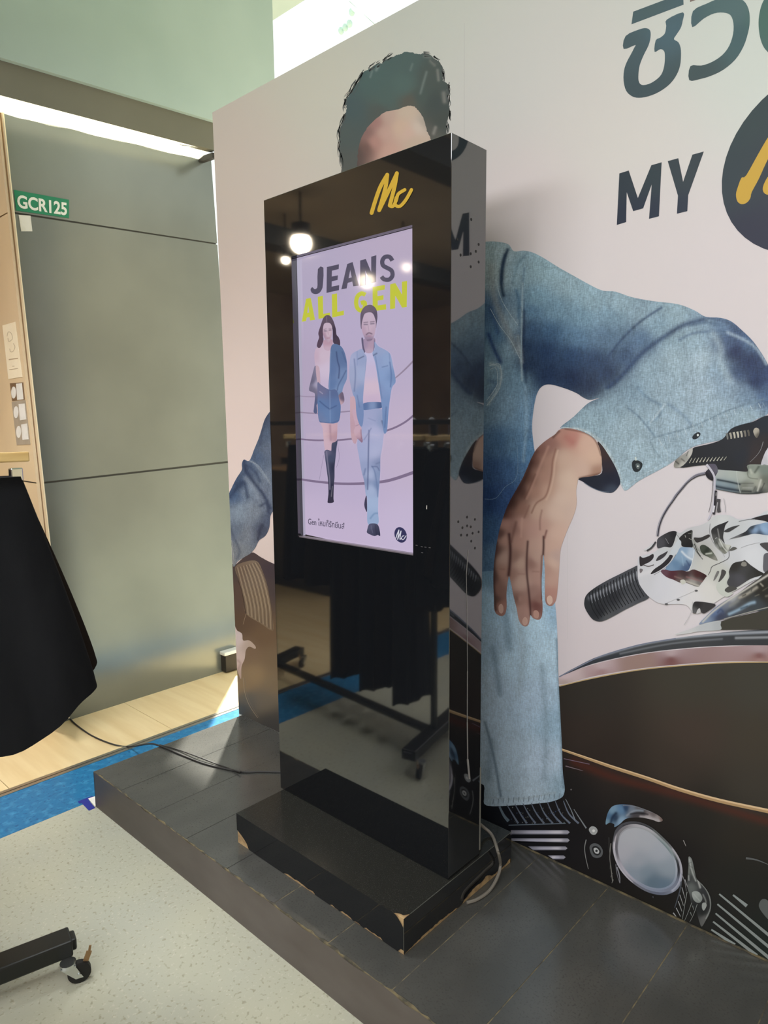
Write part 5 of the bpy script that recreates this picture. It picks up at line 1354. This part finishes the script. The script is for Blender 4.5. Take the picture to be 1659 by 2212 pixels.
a.poly([(385, 480), (500, 470), (500, 560), (460, 620), (400, 610), (380, 560)], [(440, 520, 184, 150, 168), (440, 590, 196, 170, 188)])
a.poly([(430, 132), (380, 170), (340, 280), (310, 380), (320, 440), (300, 500), (290, 560), (320, 588), (350, 560), (380, 480), (375, 400), (400, 300), (470, 270), (505, 330), (510, 440), (520, 520), (600, 556), (610, 500), (590, 440), (560, 400), (550, 320), (520, 220), (480, 150)], [(420, 180, 96, 82, 98), (340, 400, 84, 66, 84), (540, 400, 62, 50, 70), (560, 500, 70, 58, 76), (320, 540, 84, 66, 84)], sp=1.5)
a.poly([(378, 290), (400, 245), (460, 240), (495, 280), (502, 350), (490, 440), (460, 500), (430, 500), (395, 450), (372, 380)], [(420, 300, 198, 176, 194), (450, 400, 204, 180, 194), (395, 420, 170, 140, 160), (480, 420, 190, 164, 182)],
       [([(392, 350), (420, 352)], 8, (92, 80, 104), .8), ([(460, 340), (485, 338)], 8, (92, 80, 104), .8), ([(440, 350), (448, 400)], 6, (176, 146, 164), .7), ([(430, 450), (465, 448)], 6, (160, 106, 128), .8), ([(385, 330), (420, 322)], 4, (110, 90, 106), .7), ([(455, 318), (490, 318)], 4, (110, 90, 106), .7)], sp=1.0)
a.rib([(425, 150), (428, 235)], 6, (140, 122, 138))
a.poly([(490, 560), (540, 530), (620, 560), (670, 640), (700, 760), (708, 900), (700, 1020), (660, 1110), (640, 1200), (660, 1290), (560, 1300), (540, 1230), (560, 1160), (455, 1165), (465, 900), (470, 700)],
       [(520, 650, 92, 116, 156), (500, 900, 92, 116, 160), (510, 1100, 94, 120, 164), (650, 760, 92, 114, 156), (640, 950, 116, 138, 178), (590, 1150, 122, 146, 186), (620, 1250, 104, 124, 160)],
       [([(560, 640), (575, 760), (600, 860), (590, 1000)], 10, (54, 70, 112), .8), ([(690, 900), (640, 1000), (590, 1090), (570, 1170)], 9, (66, 86, 128), .7), ([(480, 640), (468, 900), (460, 1150)], 8, (124, 148, 186), .7), ([(640, 640), (690, 780)], 9, (70, 90, 132), .6)], sp=1.2)
a.poly([(540, 1360), (545, 1300), (580, 1250), (640, 1190), (665, 1260), (665, 1330), (620, 1370), (580, 1375)], [(570, 1320, 196, 166, 178), (640, 1280, 96, 86, 110), (610, 1350, 190, 158, 170)], sp=1)
a.poly([(300, 1060), (350, 1095), (460, 1160), (560, 1165), (600, 1300), (620, 1400), (600, 1580), (540, 1622), (470, 1625), (380, 1615), (320, 1590), (300, 1400), (300, 1250)],
       [(360, 1180, 110, 110, 144), (520, 1210, 86, 104, 146), (350, 1350, 92, 122, 168), (540, 1350, 92, 118, 164), (450, 1500, 100, 128, 172), (350, 1560, 106, 124, 164), (580, 1500, 90, 116, 160)],
       [([(330, 1320), (400, 1380), (470, 1430)], 9, (62, 84, 130), .8), ([(470, 1180), (472, 1400), (474, 1620)], 4, (140, 162, 200), .8), ([(560, 1380), (480, 1420)], 8, (60, 80, 126), .7), ([(330, 1185), (370, 1215)], 5, (176, 170, 196), .8), ([(320, 1600), (470, 1622), (600, 1580)], 6, (70, 86, 128), .6)], sp=1.2)
a.build()
a = SA('picture_woman_boots', S2)
a.poly([(498, 370), (540, 350), (575, 330), (560, 440), (545, 600), (535, 700), (534, 840), (525, 940), (520, 1120), (520, 1180), (445, 1188), (440, 1150), (450, 1050), (446, 900), (430, 760), (400, 540), (395, 480), (430, 455), (480, 470), (490, 460)],
       [(430, 500, 100, 98, 124), (480, 560, 66, 74, 100), (530, 450, 60, 66, 92), (440, 700, 70, 72, 98), (510, 700, 44, 48, 72), (470, 850, 60, 62, 84), (480, 1000, 40, 40, 62), (500, 1100, 50, 48, 66), (460, 1160, 52, 46, 66)],
       [([(425, 480), (440, 640), (465, 850), (470, 1000)], 8, (140, 136, 160), .6), ([(505, 960), (490, 1100)], 5, (150, 146, 160), .6)], sp=1.2)
a.rib([(385, 530), (355, 700), (325, 870)], 3, (120, 112, 140)).rib([(575, 360), (600, 560), (560, 700)], 3, (110, 104, 132))
a.build()
# man
a = SA('picture_man', S1)
a.poly([(750, 1300), (770, 1260), (830, 1260), (860, 1400), (880, 1600), (830, 1900), (760, 1780)], [(800, 1400, 200, 166, 178), (820, 1600, 190, 156, 170)], sp=2)
a.T = S2
a.poly([(850, -100), (1190, -100), (1240, 60), (1220, 200), (1190, 440), (1168, 560), (1165, 760), (1150, 960), (1140, 1100), (1135, 1300), (1135, 1480), (1000, 1485), (985, 1300), (985, 1120), (965, 1080), (945, 900), (905, 740), (870, 540), (845, 380), (870, 200)],
       [(900, 300, 164, 168, 204), (930, 500, 162, 170, 206), (950, 700, 150, 160, 196), (970, 900, 132, 146, 182), (1100, 200, 176, 178, 212), (1080, 500, 176, 180, 212), (1040, 800, 168, 178, 210), (1050, 1000, 166, 180, 212), (1060, 1200, 164, 182, 214), (1060, 1400, 150, 172, 206), (1120, 800, 132, 148, 184), (1120, 950, 120, 138, 176), (1150, 640, 128, 140, 176), (1000, 50, 160, 166, 202), (1200, 100, 140, 154, 190)],
       [([(1010, 190), (1004, 400), (998, 700), (990, 1000)], 10, (84, 96, 136), .85), ([(1040, 160), (1000, 230), (940, 320)], 8, (120, 130, 170), .7), ([(1050, 680), (1090, 760), (1120, 950), (1130, 1100)], 9, (100, 120, 160), .7), ([(1050, 690), (1120, 690), (1150, 740)], 8, (96, 108, 146), .8), ([(1110, 650), (1160, 630)], 10, (110, 122, 156), .7), ([(960, 720), (940, 800)], 12, (100, 116, 156), .7), ([(1030, 1400), (1080, 1340), (1130, 1330)], 12, (110, 138, 176), .7), ([(1190, 60), (1230, 190)], 12, (78, 92, 126), .8), ([(1000, 20), (1100, 60)], 7, (130, 140, 178), .6)], sp=1.4)
a.poly([(780, -80), (850, -90), (870, 60), (905, 150), (910, 240), (925, 330), (910, 358), (880, 330), (830, 280), (800, 200), (820, 120)], [(820, 0, 198, 166, 184), (850, 200, 200, 168, 184), (890, 250, 186, 152, 170), (900, 340, 140, 110, 136)], [([(800, 140), (870, 110)], 4, (120, 96, 120), .7), ([(900, 180), (905, 300)], 6, (110, 84, 110), .7)], sp=1.2)
a.poly([(965, 1100), (980, 1110), (984, 1300), (965, 1290), (945, 1210)], (62, 60, 84))
a.poly([(1010, 1485), (1060, 1470), (1120, 1480), (1150, 1530), (1166, 1640), (1130, 1630), (1090, 1645), (1040, 1630), (985, 1600), (985, 1560)], [(1020, 1530, 84, 86, 112), (1080, 1580, 62, 64, 88), (1140, 1600, 50, 52, 76), (1010, 1600, 70, 70, 94)], [([(1040, 1500), (1060, 1600)], 5, (110, 112, 136), .6), ([(1100, 1500), (1110, 1620)], 5, (36, 36, 56), .7)], sp=1.2)
a.T = S1
a.poly([(940, 640), (1090, 620), (1130, 900), (1180, 1340), (940, 1345), (900, 1000)], [(1030, 700, 194, 188, 220), (1040, 900, 198, 184, 212), (1050, 1150, 210, 188, 206), (1060, 1300, 200, 178, 204)], sp=2)
a.poly([(940, 1345), (1180, 1335), (1185, 1410), (1100, 1420), (930, 1440)], [(960, 1380, 92, 116, 162), (1060, 1380, 130, 150, 190), (1160, 1380, 72, 96, 140)], sp=1.5)
a.poly([(930, 470), (1090, 450), (1090, 560), (1060, 640), (1000, 660), (950, 620)], [(960, 540, 160, 140, 168), (1030, 560, 176, 150, 172), (1020, 620, 184, 160, 182)])
a.poly([(905, 330), (895, 260), (895, 120), (930, 40), (980, 0), (1050, -5), (1110, 50), (1128, 150), (1115, 260), (1105, 310), (1098, 200), (1060, 110), (960, 110), (930, 190), (915, 260)], [(910, 180, 100, 88, 108), (990, 50, 112, 98, 114), (1100, 120, 92, 82, 102), (1060, 50, 106, 94, 110)], sp=1.3)
a.poly([(912, 260), (928, 180), (960, 110), (1050, 100), (1095, 180), (1108, 260), (1100, 340), (1080, 430), (1050, 480), (1000, 496), (960, 460), (925, 380), (910, 310)],
       [(960, 200, 196, 174, 194), (1030, 160, 198, 178, 198), (1070, 220, 196, 174, 194), (940, 340, 186, 158, 180), (1010, 320, 200, 176, 194), (1070, 360, 190, 166, 186), (1010, 460, 150, 130, 156)],
       [([(945, 262), (990, 262)], 9, (90, 84, 108), .75), ([(1035, 254), (1080, 250)], 9, (90, 84, 108), .75), ([(940, 236), (995, 230)], 6, (96, 82, 102), .8), ([(1030, 228), (1085, 222)], 6, (96, 82, 102), .8), ([(1000, 280), (1010, 350)], 6, (170, 146, 170), .7), ([(975, 402), (1010, 378), (1052, 392)], 9, (100, 80, 100), .85), ([(995, 425), (1040, 420)], 6, (176, 130, 150), .8), ([(990, 480), (1050, 470)], 12, (120, 100, 124), .7)], sp=0.9)
a.poly([(908, 450), (930, 455), (940, 560), (960, 640), (935, 640), (915, 540)], (96, 90, 118)).poly([(1085, 450), (1092, 560), (1060, 660), (1075, 590)], (110, 108, 140))
a.poly([(920, 600), (950, 660), (980, 720), (965, 900), (945, 1100), (930, 1300), (940, 1500), (920, 1660), (880, 1640), (840, 1500), (825, 1300), (790, 1220), (760, 1100), (740, 960), (760, 700), (860, 620)],
       [(800, 750, 166, 172, 206), (880, 750, 150, 162, 198), (800, 950, 160, 168, 200), (900, 950, 160, 172, 206), (870, 1200, 134, 152, 192), (900, 1450, 116, 138, 182), (780, 1100, 158, 164, 196)],
       [([(810, 740), (825, 950), (810, 1180)], 10, (100, 116, 156), .7), ([(860, 740), (940, 700)], 8, (72, 84, 118), .8), ([(850, 620), (850, 820)], 8, (130, 146, 186), .6), ([(850, 1240), (880, 1400)], 9, (92, 112, 156), .6), ([(975, 740), (960, 1000)], 6, (130, 140, 176), .6)], sp=1.3)
a.poly([(1090, 600), (1090, 500), (1140, 560), (1250, 620), (1310, 680), (1340, 820), (1370, 960), (1378, 1060), (1330, 1130), (1300, 1300), (1280, 1480), (1260, 1720), (1220, 1760), (1200, 1600), (1190, 1400), (1140, 1050), (1100, 800), (1060, 660)],
       [(1150, 620, 150, 164, 200), (1160, 760, 142, 160, 200), (1250, 750, 146, 166, 204), (1200, 950, 136, 160, 202), (1180, 1150, 130, 150, 192), (1260, 1100, 134, 158, 200), (1330, 1000, 120, 144, 186), (1240, 1350, 122, 146, 190), (1240, 1600, 112, 138, 182)],
       [([(1300, 780), (1320, 950), (1310, 1120)], 10, (84, 108, 156), .75), ([(1195, 850), (1270, 830)], 7, (92, 114, 156), .7), ([(1100, 700), (1150, 1000), (1190, 1280)], 7, (96, 116, 158), .6), ([(1070, 690), (1120, 660)], 10, (76, 90, 124), .8), ([(1290, 640), (1300, 760)], 6, (110, 130, 170), .6), ([(1250, 1400), (1230, 1680)], 10, (80, 104, 148), .6)], sp=1.3)
a.build()
# badge and small line of text at the bottom
a = SA('screen_badge', S2)
a.poly([(1448 + 86 * math.cos(t) , 1628 + 106 * math.sin(t) + 0.22 * 86 * math.cos(t)) for t in np.linspace(0, 2 * math.pi, 33)[:-1]], (50, 50, 88), smooth=False)
for p, w in (([(1384, 1672), (1400, 1620), (1425, 1560)], 12), ([(1425, 1560), (1415, 1640), (1408, 1690)], 12), ([(1408, 1690), (1435, 1620), (1455, 1575)], 12), ([(1455, 1575), (1445, 1640), (1440, 1690), (1462, 1670)], 12), ([(1495, 1640), (1470, 1650), (1465, 1685), (1488, 1690), (1525, 1640)], 11)):
    a.rib(p, w, (214, 214, 226), cap=True)
a.build()
M_stxt = emit('screen_text', lc(72, 66, 92), 0.92, (0.01, 0.01, 0.01, 1))
text_on('Gen ไหนก็รักยีนส์', [(665.5, 1132.5), (744, 1143), (744, 1128), (665.5, 1117)], 1, SD - 0.0045, 'small_lettering', M_stxt, scr, offset=0.01)

# ------------------------------------------------------------------ cables, tape
def px_curve(pts, z, r, name, material, n=8):
    P = [bp(a_, b_, 2, zz) for a_, b_, zz in pts]
    P = catmull([tuple(p) for p in P], False, 6)
    return P


def cable(pts, r, name, material, parent=None):
    P = px_curve(pts, 0, r, name, material)
    return MB().tube([tuple(p) for p in P], r, 8).build(name, material, parent, smooth=True)


R1 = 0.0042
c1 = empty('power_cable')
tag(c1, 'dark power cable running from the wood floor across the platform to the kiosk', 'cable')
cable([(148, 1549, R1), (165, 1566, R1), (200, 1590, R1), (245, 1608, R1 + .002), (280, 1613, 0.012), (320, 1607, 0.16), (345, 1611, PT + R1), (400, 1634, PT + R1), (450, 1652, PT + R1), (520, 1667, PT + R1), (560, 1667, PT + R1), (606, 1668, PT + R1)], R1, 'cord', M_cabled, c1)
cable([(345, 1609, PT + R1 * 2), (380, 1618, PT + R1), (428, 1635, PT + R1 * 2.6), (480, 1655, PT + R1), (520, 1668, PT + R1 * 2.6)], R1 * .8, 'cord', M_cabled, c1)
R2 = 0.0055
c2 = empty('grey_cable')
tag(c2, 'grey cable looping from behind the kiosk over its base onto the tiles', 'cable')
P2 = [Vector((0.80, 0.19, 0.40)), bp(1040, 1783, 2, 0.325), bp(1062, 1803, 1, 0.20), bp(1076, 1838, 0, bx1 + 0.012), bp(1081, 1868, 0, bx1 + 0.014), bp(1074, 1896, 2, PT + 0.02), bp(1056, 1925, 2, PT + R2), bp(1030, 1943, 2, PT + R2), bp(1008, 1950, 2, PT + R2)]
P2[2] = bp(1062, 1803, 2, 0.295)
P2[3] = bp(1075, 1838, 2, 0.285)
P2[3].x = max(P2[3].x, bx1 + 0.007)
MB().tube([tuple(p) for p in catmull([tuple(p) for p in P2], False, 6)], R2, 8).build('cord', M_cableg, c2, smooth=True)
tp_ = MB()
for quad in ([(168, 1731), (199, 1719), (205, 1723), (172, 1736)], [(176, 1734), (192, 1729), (206, 1745), (192, 1751)]):
    P = [bp(a_, b_, 2, 0.0016) for a_, b_ in quad]
    tp_.quad(*P)
    tp_.quad(*[q + Vector((0, 0, -0.0008)) for q in P])
tag(tp_.build('floor_tape', M_tape), 'L-shaped piece of blue tape on the floor at the platform corner', 'tape')
P = [bp(a_, b_, 2, 0.0018) for a_, b_ in ((190, 1725), (205, 1720), (216, 1734), (205, 1741), (196, 1731))]
tag(MB().quad(*P).quad(*[q - Vector((0, 0, 0.0008)) for q in P]).build('paper_scrap', M_paper), 'small white paper scrap between blue tape and platform corner', 'paper')

# ------------------------------------------------------------------ clothes rack on castors
rk = empty('clothes_rack', (-0.05, -1.08, 0))
tag(rk, 'black rolling clothes rack with castors, its foot at the lower left', 'clothes rack')


def loc(p):
    return Vector(p) - Vector((-0.05, -1.08, 0))


foot_a = Vector((-0.034, -0.814, 0.098))
fd = Vector((-0.05, -0.21, 0)).normalized()
foot_b = foot_a + fd * 0.62
ends = [(foot_a, foot_b)]
sh = Vector((-1.50, -0.12, 0))
ends.append((foot_a + sh, foot_b + sh))
for k, (A, B) in enumerate(ends):
    f = MB()
    a_, b_ = loc(A), loc(B)
    d = (b_ - a_).normalized()
    f.beam(a_ + d * 0.014, b_ - d * 0.014, 0.080, 0.054).beam(a_, b_, 0.052, 0.038)
    f.build('foot', M_rack, rk, bevel=0.006)
    for w, sgn_ in ((a_, 1), (b_, -1)):
        base = w + d * (0.045 * sgn_) + Vector((0.062, -0.004, 0))
        ax = Vector((0.93, -0.37, 0)).normalized()      # axle
        tr2 = Vector((0.37, 0.93, 0)).normalized()
        wc = Vector((base.x, base.y, 0.034)) + tr2 * (0.030) + ax * 0.0
        cs = MB()
        cs.tube([base + Vector((0, 0, -0.022)), base + Vector((0, 0, -0.034))], 0.024, 14)
        for s_ in (-1, 1):
            o_ = ax * (0.0145 * s_)
            top = Vector((base.x, base.y, 0.066)) + o_
            t1, t2 = top - tr2 * 0.022, top + tr2 * 0.020
            l1, l2 = wc + o_ - tr2 * 0.011, wc + o_ + tr2 * 0.011
            l1.z = l2.z = 0.022
            th_ = ax * 0.0012
            cs.hexa([l1 - th_, l2 - th_, l2 + th_, l1 + th_], [t1 - th_, t2 - th_, t2 + th_, t1 + th_])
        cs.beam(Vector((base.x, base.y, 0.066)) - tr2 * 0.022, Vector((base.x, base.y, 0.066)) + tr2 * 0.022, 0.032, 0.003)
        cs.tube([wc - ax * 0.019, wc + ax * 0.019], 0.005, 10)
        c_ = cs.build('caster', M_chrome, rk)
        wh = MB()
        wh.tube([wc - ax * 0.011, wc - ax * 0.009, wc + ax * 0.009, wc + ax * 0.011], [0.030, 0.034, 0.034, 0.030], 28)
        wh.build('wheel', M_rubber, c_, smooth=True)
        bl2 = MB()
        q0 = Vector((base.x, base.y, 0.062)) + tr2 * 0.050
        q1 = q0 + tr2 * 0.012 + Vector((0, 0, 0.030))
        q2 = q1 + tr2 * 0.004 + Vector((0, 0, 0.018))
        bl2.beam(q0, q1, 0.004, 0.016, up=(0.3, 0.9, 0.2)).beam(q1, q2, 0.003, 0.007, up=(0.3, 0.9, 0.2))
        bl2.build('brake_lever', M_brassd, c_)
mids = [loc(A + (B - A) * 0.5) for A, B in ends]
MB().beam(mids[0], mids[1], 0.05, 0.03).build('base_rail', M_rack, rk, bevel=0.004)
for q in mids:
    MB().beam(q, Vector((q.x, q.y, 1.72)), 0.028, 0.028, up=(0, 1, 0)).build('post', M_rack, rk, bevel=0.003)
top0, top1 = Vector((mids[0].x + 0.30, mids[0].y + 0.02, 1.735)), Vector((mids[1].x - 0.1, mids[1].y, 1.735))
MB().beam(top0, top1, 0.026, 0.026).build('hanging_rail', M_rack, rk, bevel=0.003)


def skirt_mesh(wt, wb, L, dep, folds, seed, hem=0.03, ex=1.6):
    r0 = random.Random(seed)
    n, mlev = 64, 16
    ph = [r0.uniform(0, 6.28) for _ in range(4)]
    v, f = [], []
    for j in range(mlev + 1):
        t = j / mlev
        w = wt + (wb - wt) * (1 - (1 - t) ** ex)
        dd = dep * (0.35 + 0.65 * t)
        for i in range(n):
            a_ = 2 * math.pi * i / n
            am = folds * t
            rad = 1 + am * (0.5 * math.sin(7 * a_ + ph[0]) + 0.35 * math.sin(12 * a_ + ph[1] + t) + 0.25 * math.sin(3 * a_ + ph[2]))
            y_ = math.cos(a_)
            x_ = math.sin(a_)
            v.append((x_ * dd * rad, y_ * w * (1 + am * 0.12 * math.sin(5 * a_ + ph[3])), -L * t - hem * t * (abs(y_) ** 2) * -1.0 - 0.01 * t * math.sin(5 * a_ + ph[1])))
    for j in range(mlev):
        for i in range(n):
            i2 = (i + 1) % n
            f.append((j * n + i, j * n + i2, (j + 1) * n + i2, (j + 1) * n + i))
    f.append(tuple(range(n)))
    me = bpy.data.meshes.new('skirt')
    me.from_pydata(v, [], f)
    for p_ in me.polygons: p_.use_smooth = True
    return me


def skirt(x, y, zt, rz, mm, me, label, group=None):
    e = empty('skirt', (x, y, zt), rz)
    tag(e, label, 'skirt', group)
    link('skirt_body', me, mm, e)
    wbm = MB()
    n = 32
    ring = []
    return e


def hanger(x, y, z, rz, wid, label, group=None, zr=1.735):
    e = empty('hanger', (x, y, z), rz)
    tag(e, label, 'hanger', group)
    h = MB()
    h.beam((0, -wid, 0), (0, wid, 0), 0.014, 0.026)
    h.build('bar', M_hwood, e, bevel=0.004)
    hk = [(0, 0, 0), (0, 0, zr - z - 0.02)]
    for t in range(0, 9):
        an = math.pi * t / 8
        hk.append((0, -0.018 + 0.018 * math.cos(an) , zr - z + 0.0 + 0.020 * math.sin(an)))
    MB().tube(hk, 0.0022, 6).build('hook', M_chrome, e, smooth=True)
    for s_ in (-1, 1):
        c = MB()
        yy = s_ * (wid - 0.035)
        c.box(-0.010, 0.010, yy - 0.015, yy + 0.015, -0.062, -0.028)
        c.beam((0.0, yy - 0.013, -0.012), (0.0, yy - 0.013, -0.03), 0.002, 0.002).beam((0.0, yy + 0.013, -0.012), (0.0, yy + 0.013, -0.03), 0.002, 0.002)
        c.build('clip', M_chrome, e, bevel=0.003)
    return e


RZ = -0.50
me1 = skirt_mesh(0.105, 0.262, 0.685, 0.10, 0.10, 4, hem=0.085, ex=1.15)
me1b = skirt_mesh(0.110, 0.285, 0.615, 0.055, 0.10, 6, hem=0.05, ex=1.15)
# nearest skirt: hangs on the end of the rail, seen at the left edge of the picture
nx_, ny_ = 0.155, -1.045
hanger(nx_, ny_, 1.650, 0.0, 0.128, 'pale wooden hanger with a metal clip holding the black skirt')
sk_ = skirt(nx_, ny_, 1.600, 0.0, M_fab, me1, 'black flared skirt on a wooden hanger at the left edge')
lin_ = link('lining', me1b, M_fabd, sk_)
lin_.location = (-0.035, 0, 0)
mes = [skirt_mesh(0.16, 0.24, 0.78, 0.055, 0.30, 7), skirt_mesh(0.15, 0.22, 0.84, 0.05, 0.32, 8)]
long_ = [skirt_mesh(0.12, 0.15, 1.36, 0.06, 0.30, 9, hem=0), skirt_mesh(0.12, 0.16, 1.30, 0.06, 0.32, 10, hem=0)]
kinds = [M_fab, M_fabd, M_fab, M_fabd, M_fab, M_fab, M_fabd, M_denim, M_denim, M_denim]
for i, mm in enumerate(kinds):
    t = (i + 1) / 11
    x = nx_ - 0.03 - 1.45 * t
    y = ny_ - 0.05 - 0.12 * t
    lb2 = 'blue denim skirt hanging on the clothes rack, seen in the kiosk front' if mm is M_denim else ('dark skirt hanging on the clothes rack, seen in the kiosk front')
    gp = 'denim skirts on the clothes rack' if mm is M_denim else 'dark skirts on the clothes rack'
    hanger(x, y, 1.655, rng.uniform(-.1, .1), 0.17, 'wooden hanger further along the clothes rack', 'hangers along the clothes rack')
    skirt(x, y, 1.605, rng.uniform(-.12, .12), mm, (mes if mm is M_denim or i < 2 else long_)[i % 2], lb2, gp)

# ------------------------------------------------------------------ things behind the camera, seen mirrored in the kiosk
for i, (x, y, w, d_, h) in enumerate(((-3.4, -3.2, 1.0, 0.5, 1.25), (-2.6, -5.6, 1.6, 0.5, 1.4), (-4.6, -4.4, 1.0, 0.5, 1.3))):
    e = empty('display_table', (x, y, 0))
    tag(e, ('dark shop display counter nearest behind the camera', 'widest dark shop display counter at the back of the store', 'dark shop display counter by the far left wall')[i], 'counter', 'display counters')
    MB().box(-w / 2, w / 2, -d_ / 2, d_ / 2, 0.1, h).build('body', M_dark, e, bevel=0.01)
    MB().box(-w / 2 + .03, w / 2 - .03, -d_ / 2 + .03, d_ / 2 - .03, 0, 0.1).build('plinth', M_rack, e)
    MB().box(-w / 2 - .02, w / 2 + .02, -d_ / 2 - .02, d_ / 2 + .02, h, h + 0.04).build('top', M_back, e)
rd = empty('red_banner', (-1.75, -4.2, 0))
tag(rd, 'red banner stand far behind, mirrored at the right of the screen', 'banner')
MB().hexa([(-0.35, -0.02, 1.0), (0.35, -0.02, 1.0), (0.35, 0.02, 1.0), (-0.35, 0.02, 1.0)], [(-0.08, -0.02, 1.95), (0.35, -0.02, 1.95), (0.35, 0.02, 1.95), (-0.08, 0.02, 1.95)]).build('cloth', M_red, rd)
MB().box(-0.02, 0.02, -0.05, -0.01, 0, 1.95).box(-0.3, 0.3, -0.2, 0.2, 0, 0.03).build('stand', M_rack, rd)

# ------------------------------------------------------------------ atrium, far behind the hoarding
tr1 = empty('roof_truss', (0, 0, 0))
tag(tr1, 'pale steel roof beams far beyond the hoarding, top of the picture', 'beam')
M_pale = mat('white_painted_steel', lc(238, 250, 244), rough=0.5)
for (p, q) in (((760, 0), (830, 62)), ((735, -10), (808, 58)), ((780, -5), (822, 30))):
    A, B = bp(p[0], p[1], 1, 4.5), bp(q[0], q[1], 1, 4.5)
    MB().beam(A, B, 0.05, 0.05, up=(0, 1, 0)).build('beam', M_pale, tr1)
orn = bpy.data.meshes.new('orn')
bmx = bmesh.new()
bmesh.ops.create_uvsphere(bmx, u_segments=12, v_segments=8, radius=0.035)
for v in bmx.verts: v.co.z *= 1.25
bmx.to_mesh(orn)
bmx.free()
M_orn = mat('pale_green_plastic', lc(190, 214, 204), rough=0.5)
orn.materials.append(M_orn)
for i, (px_, py_) in enumerate(((737, 66), (746, 59), (755, 51), (760, 26))):
    o = bpy.data.objects.new('hanging_ornament', orn)
    COL.objects.link(o)
    o.location = bp(px_, py_, 1, 4.5)
    tag(o, ('lowest pale green', 'second lowest pale green', 'third lowest pale green', 'topmost pale green')[i] + ' ornament hanging above the hoarding edge', 'ornament', 'ornaments under the roof')
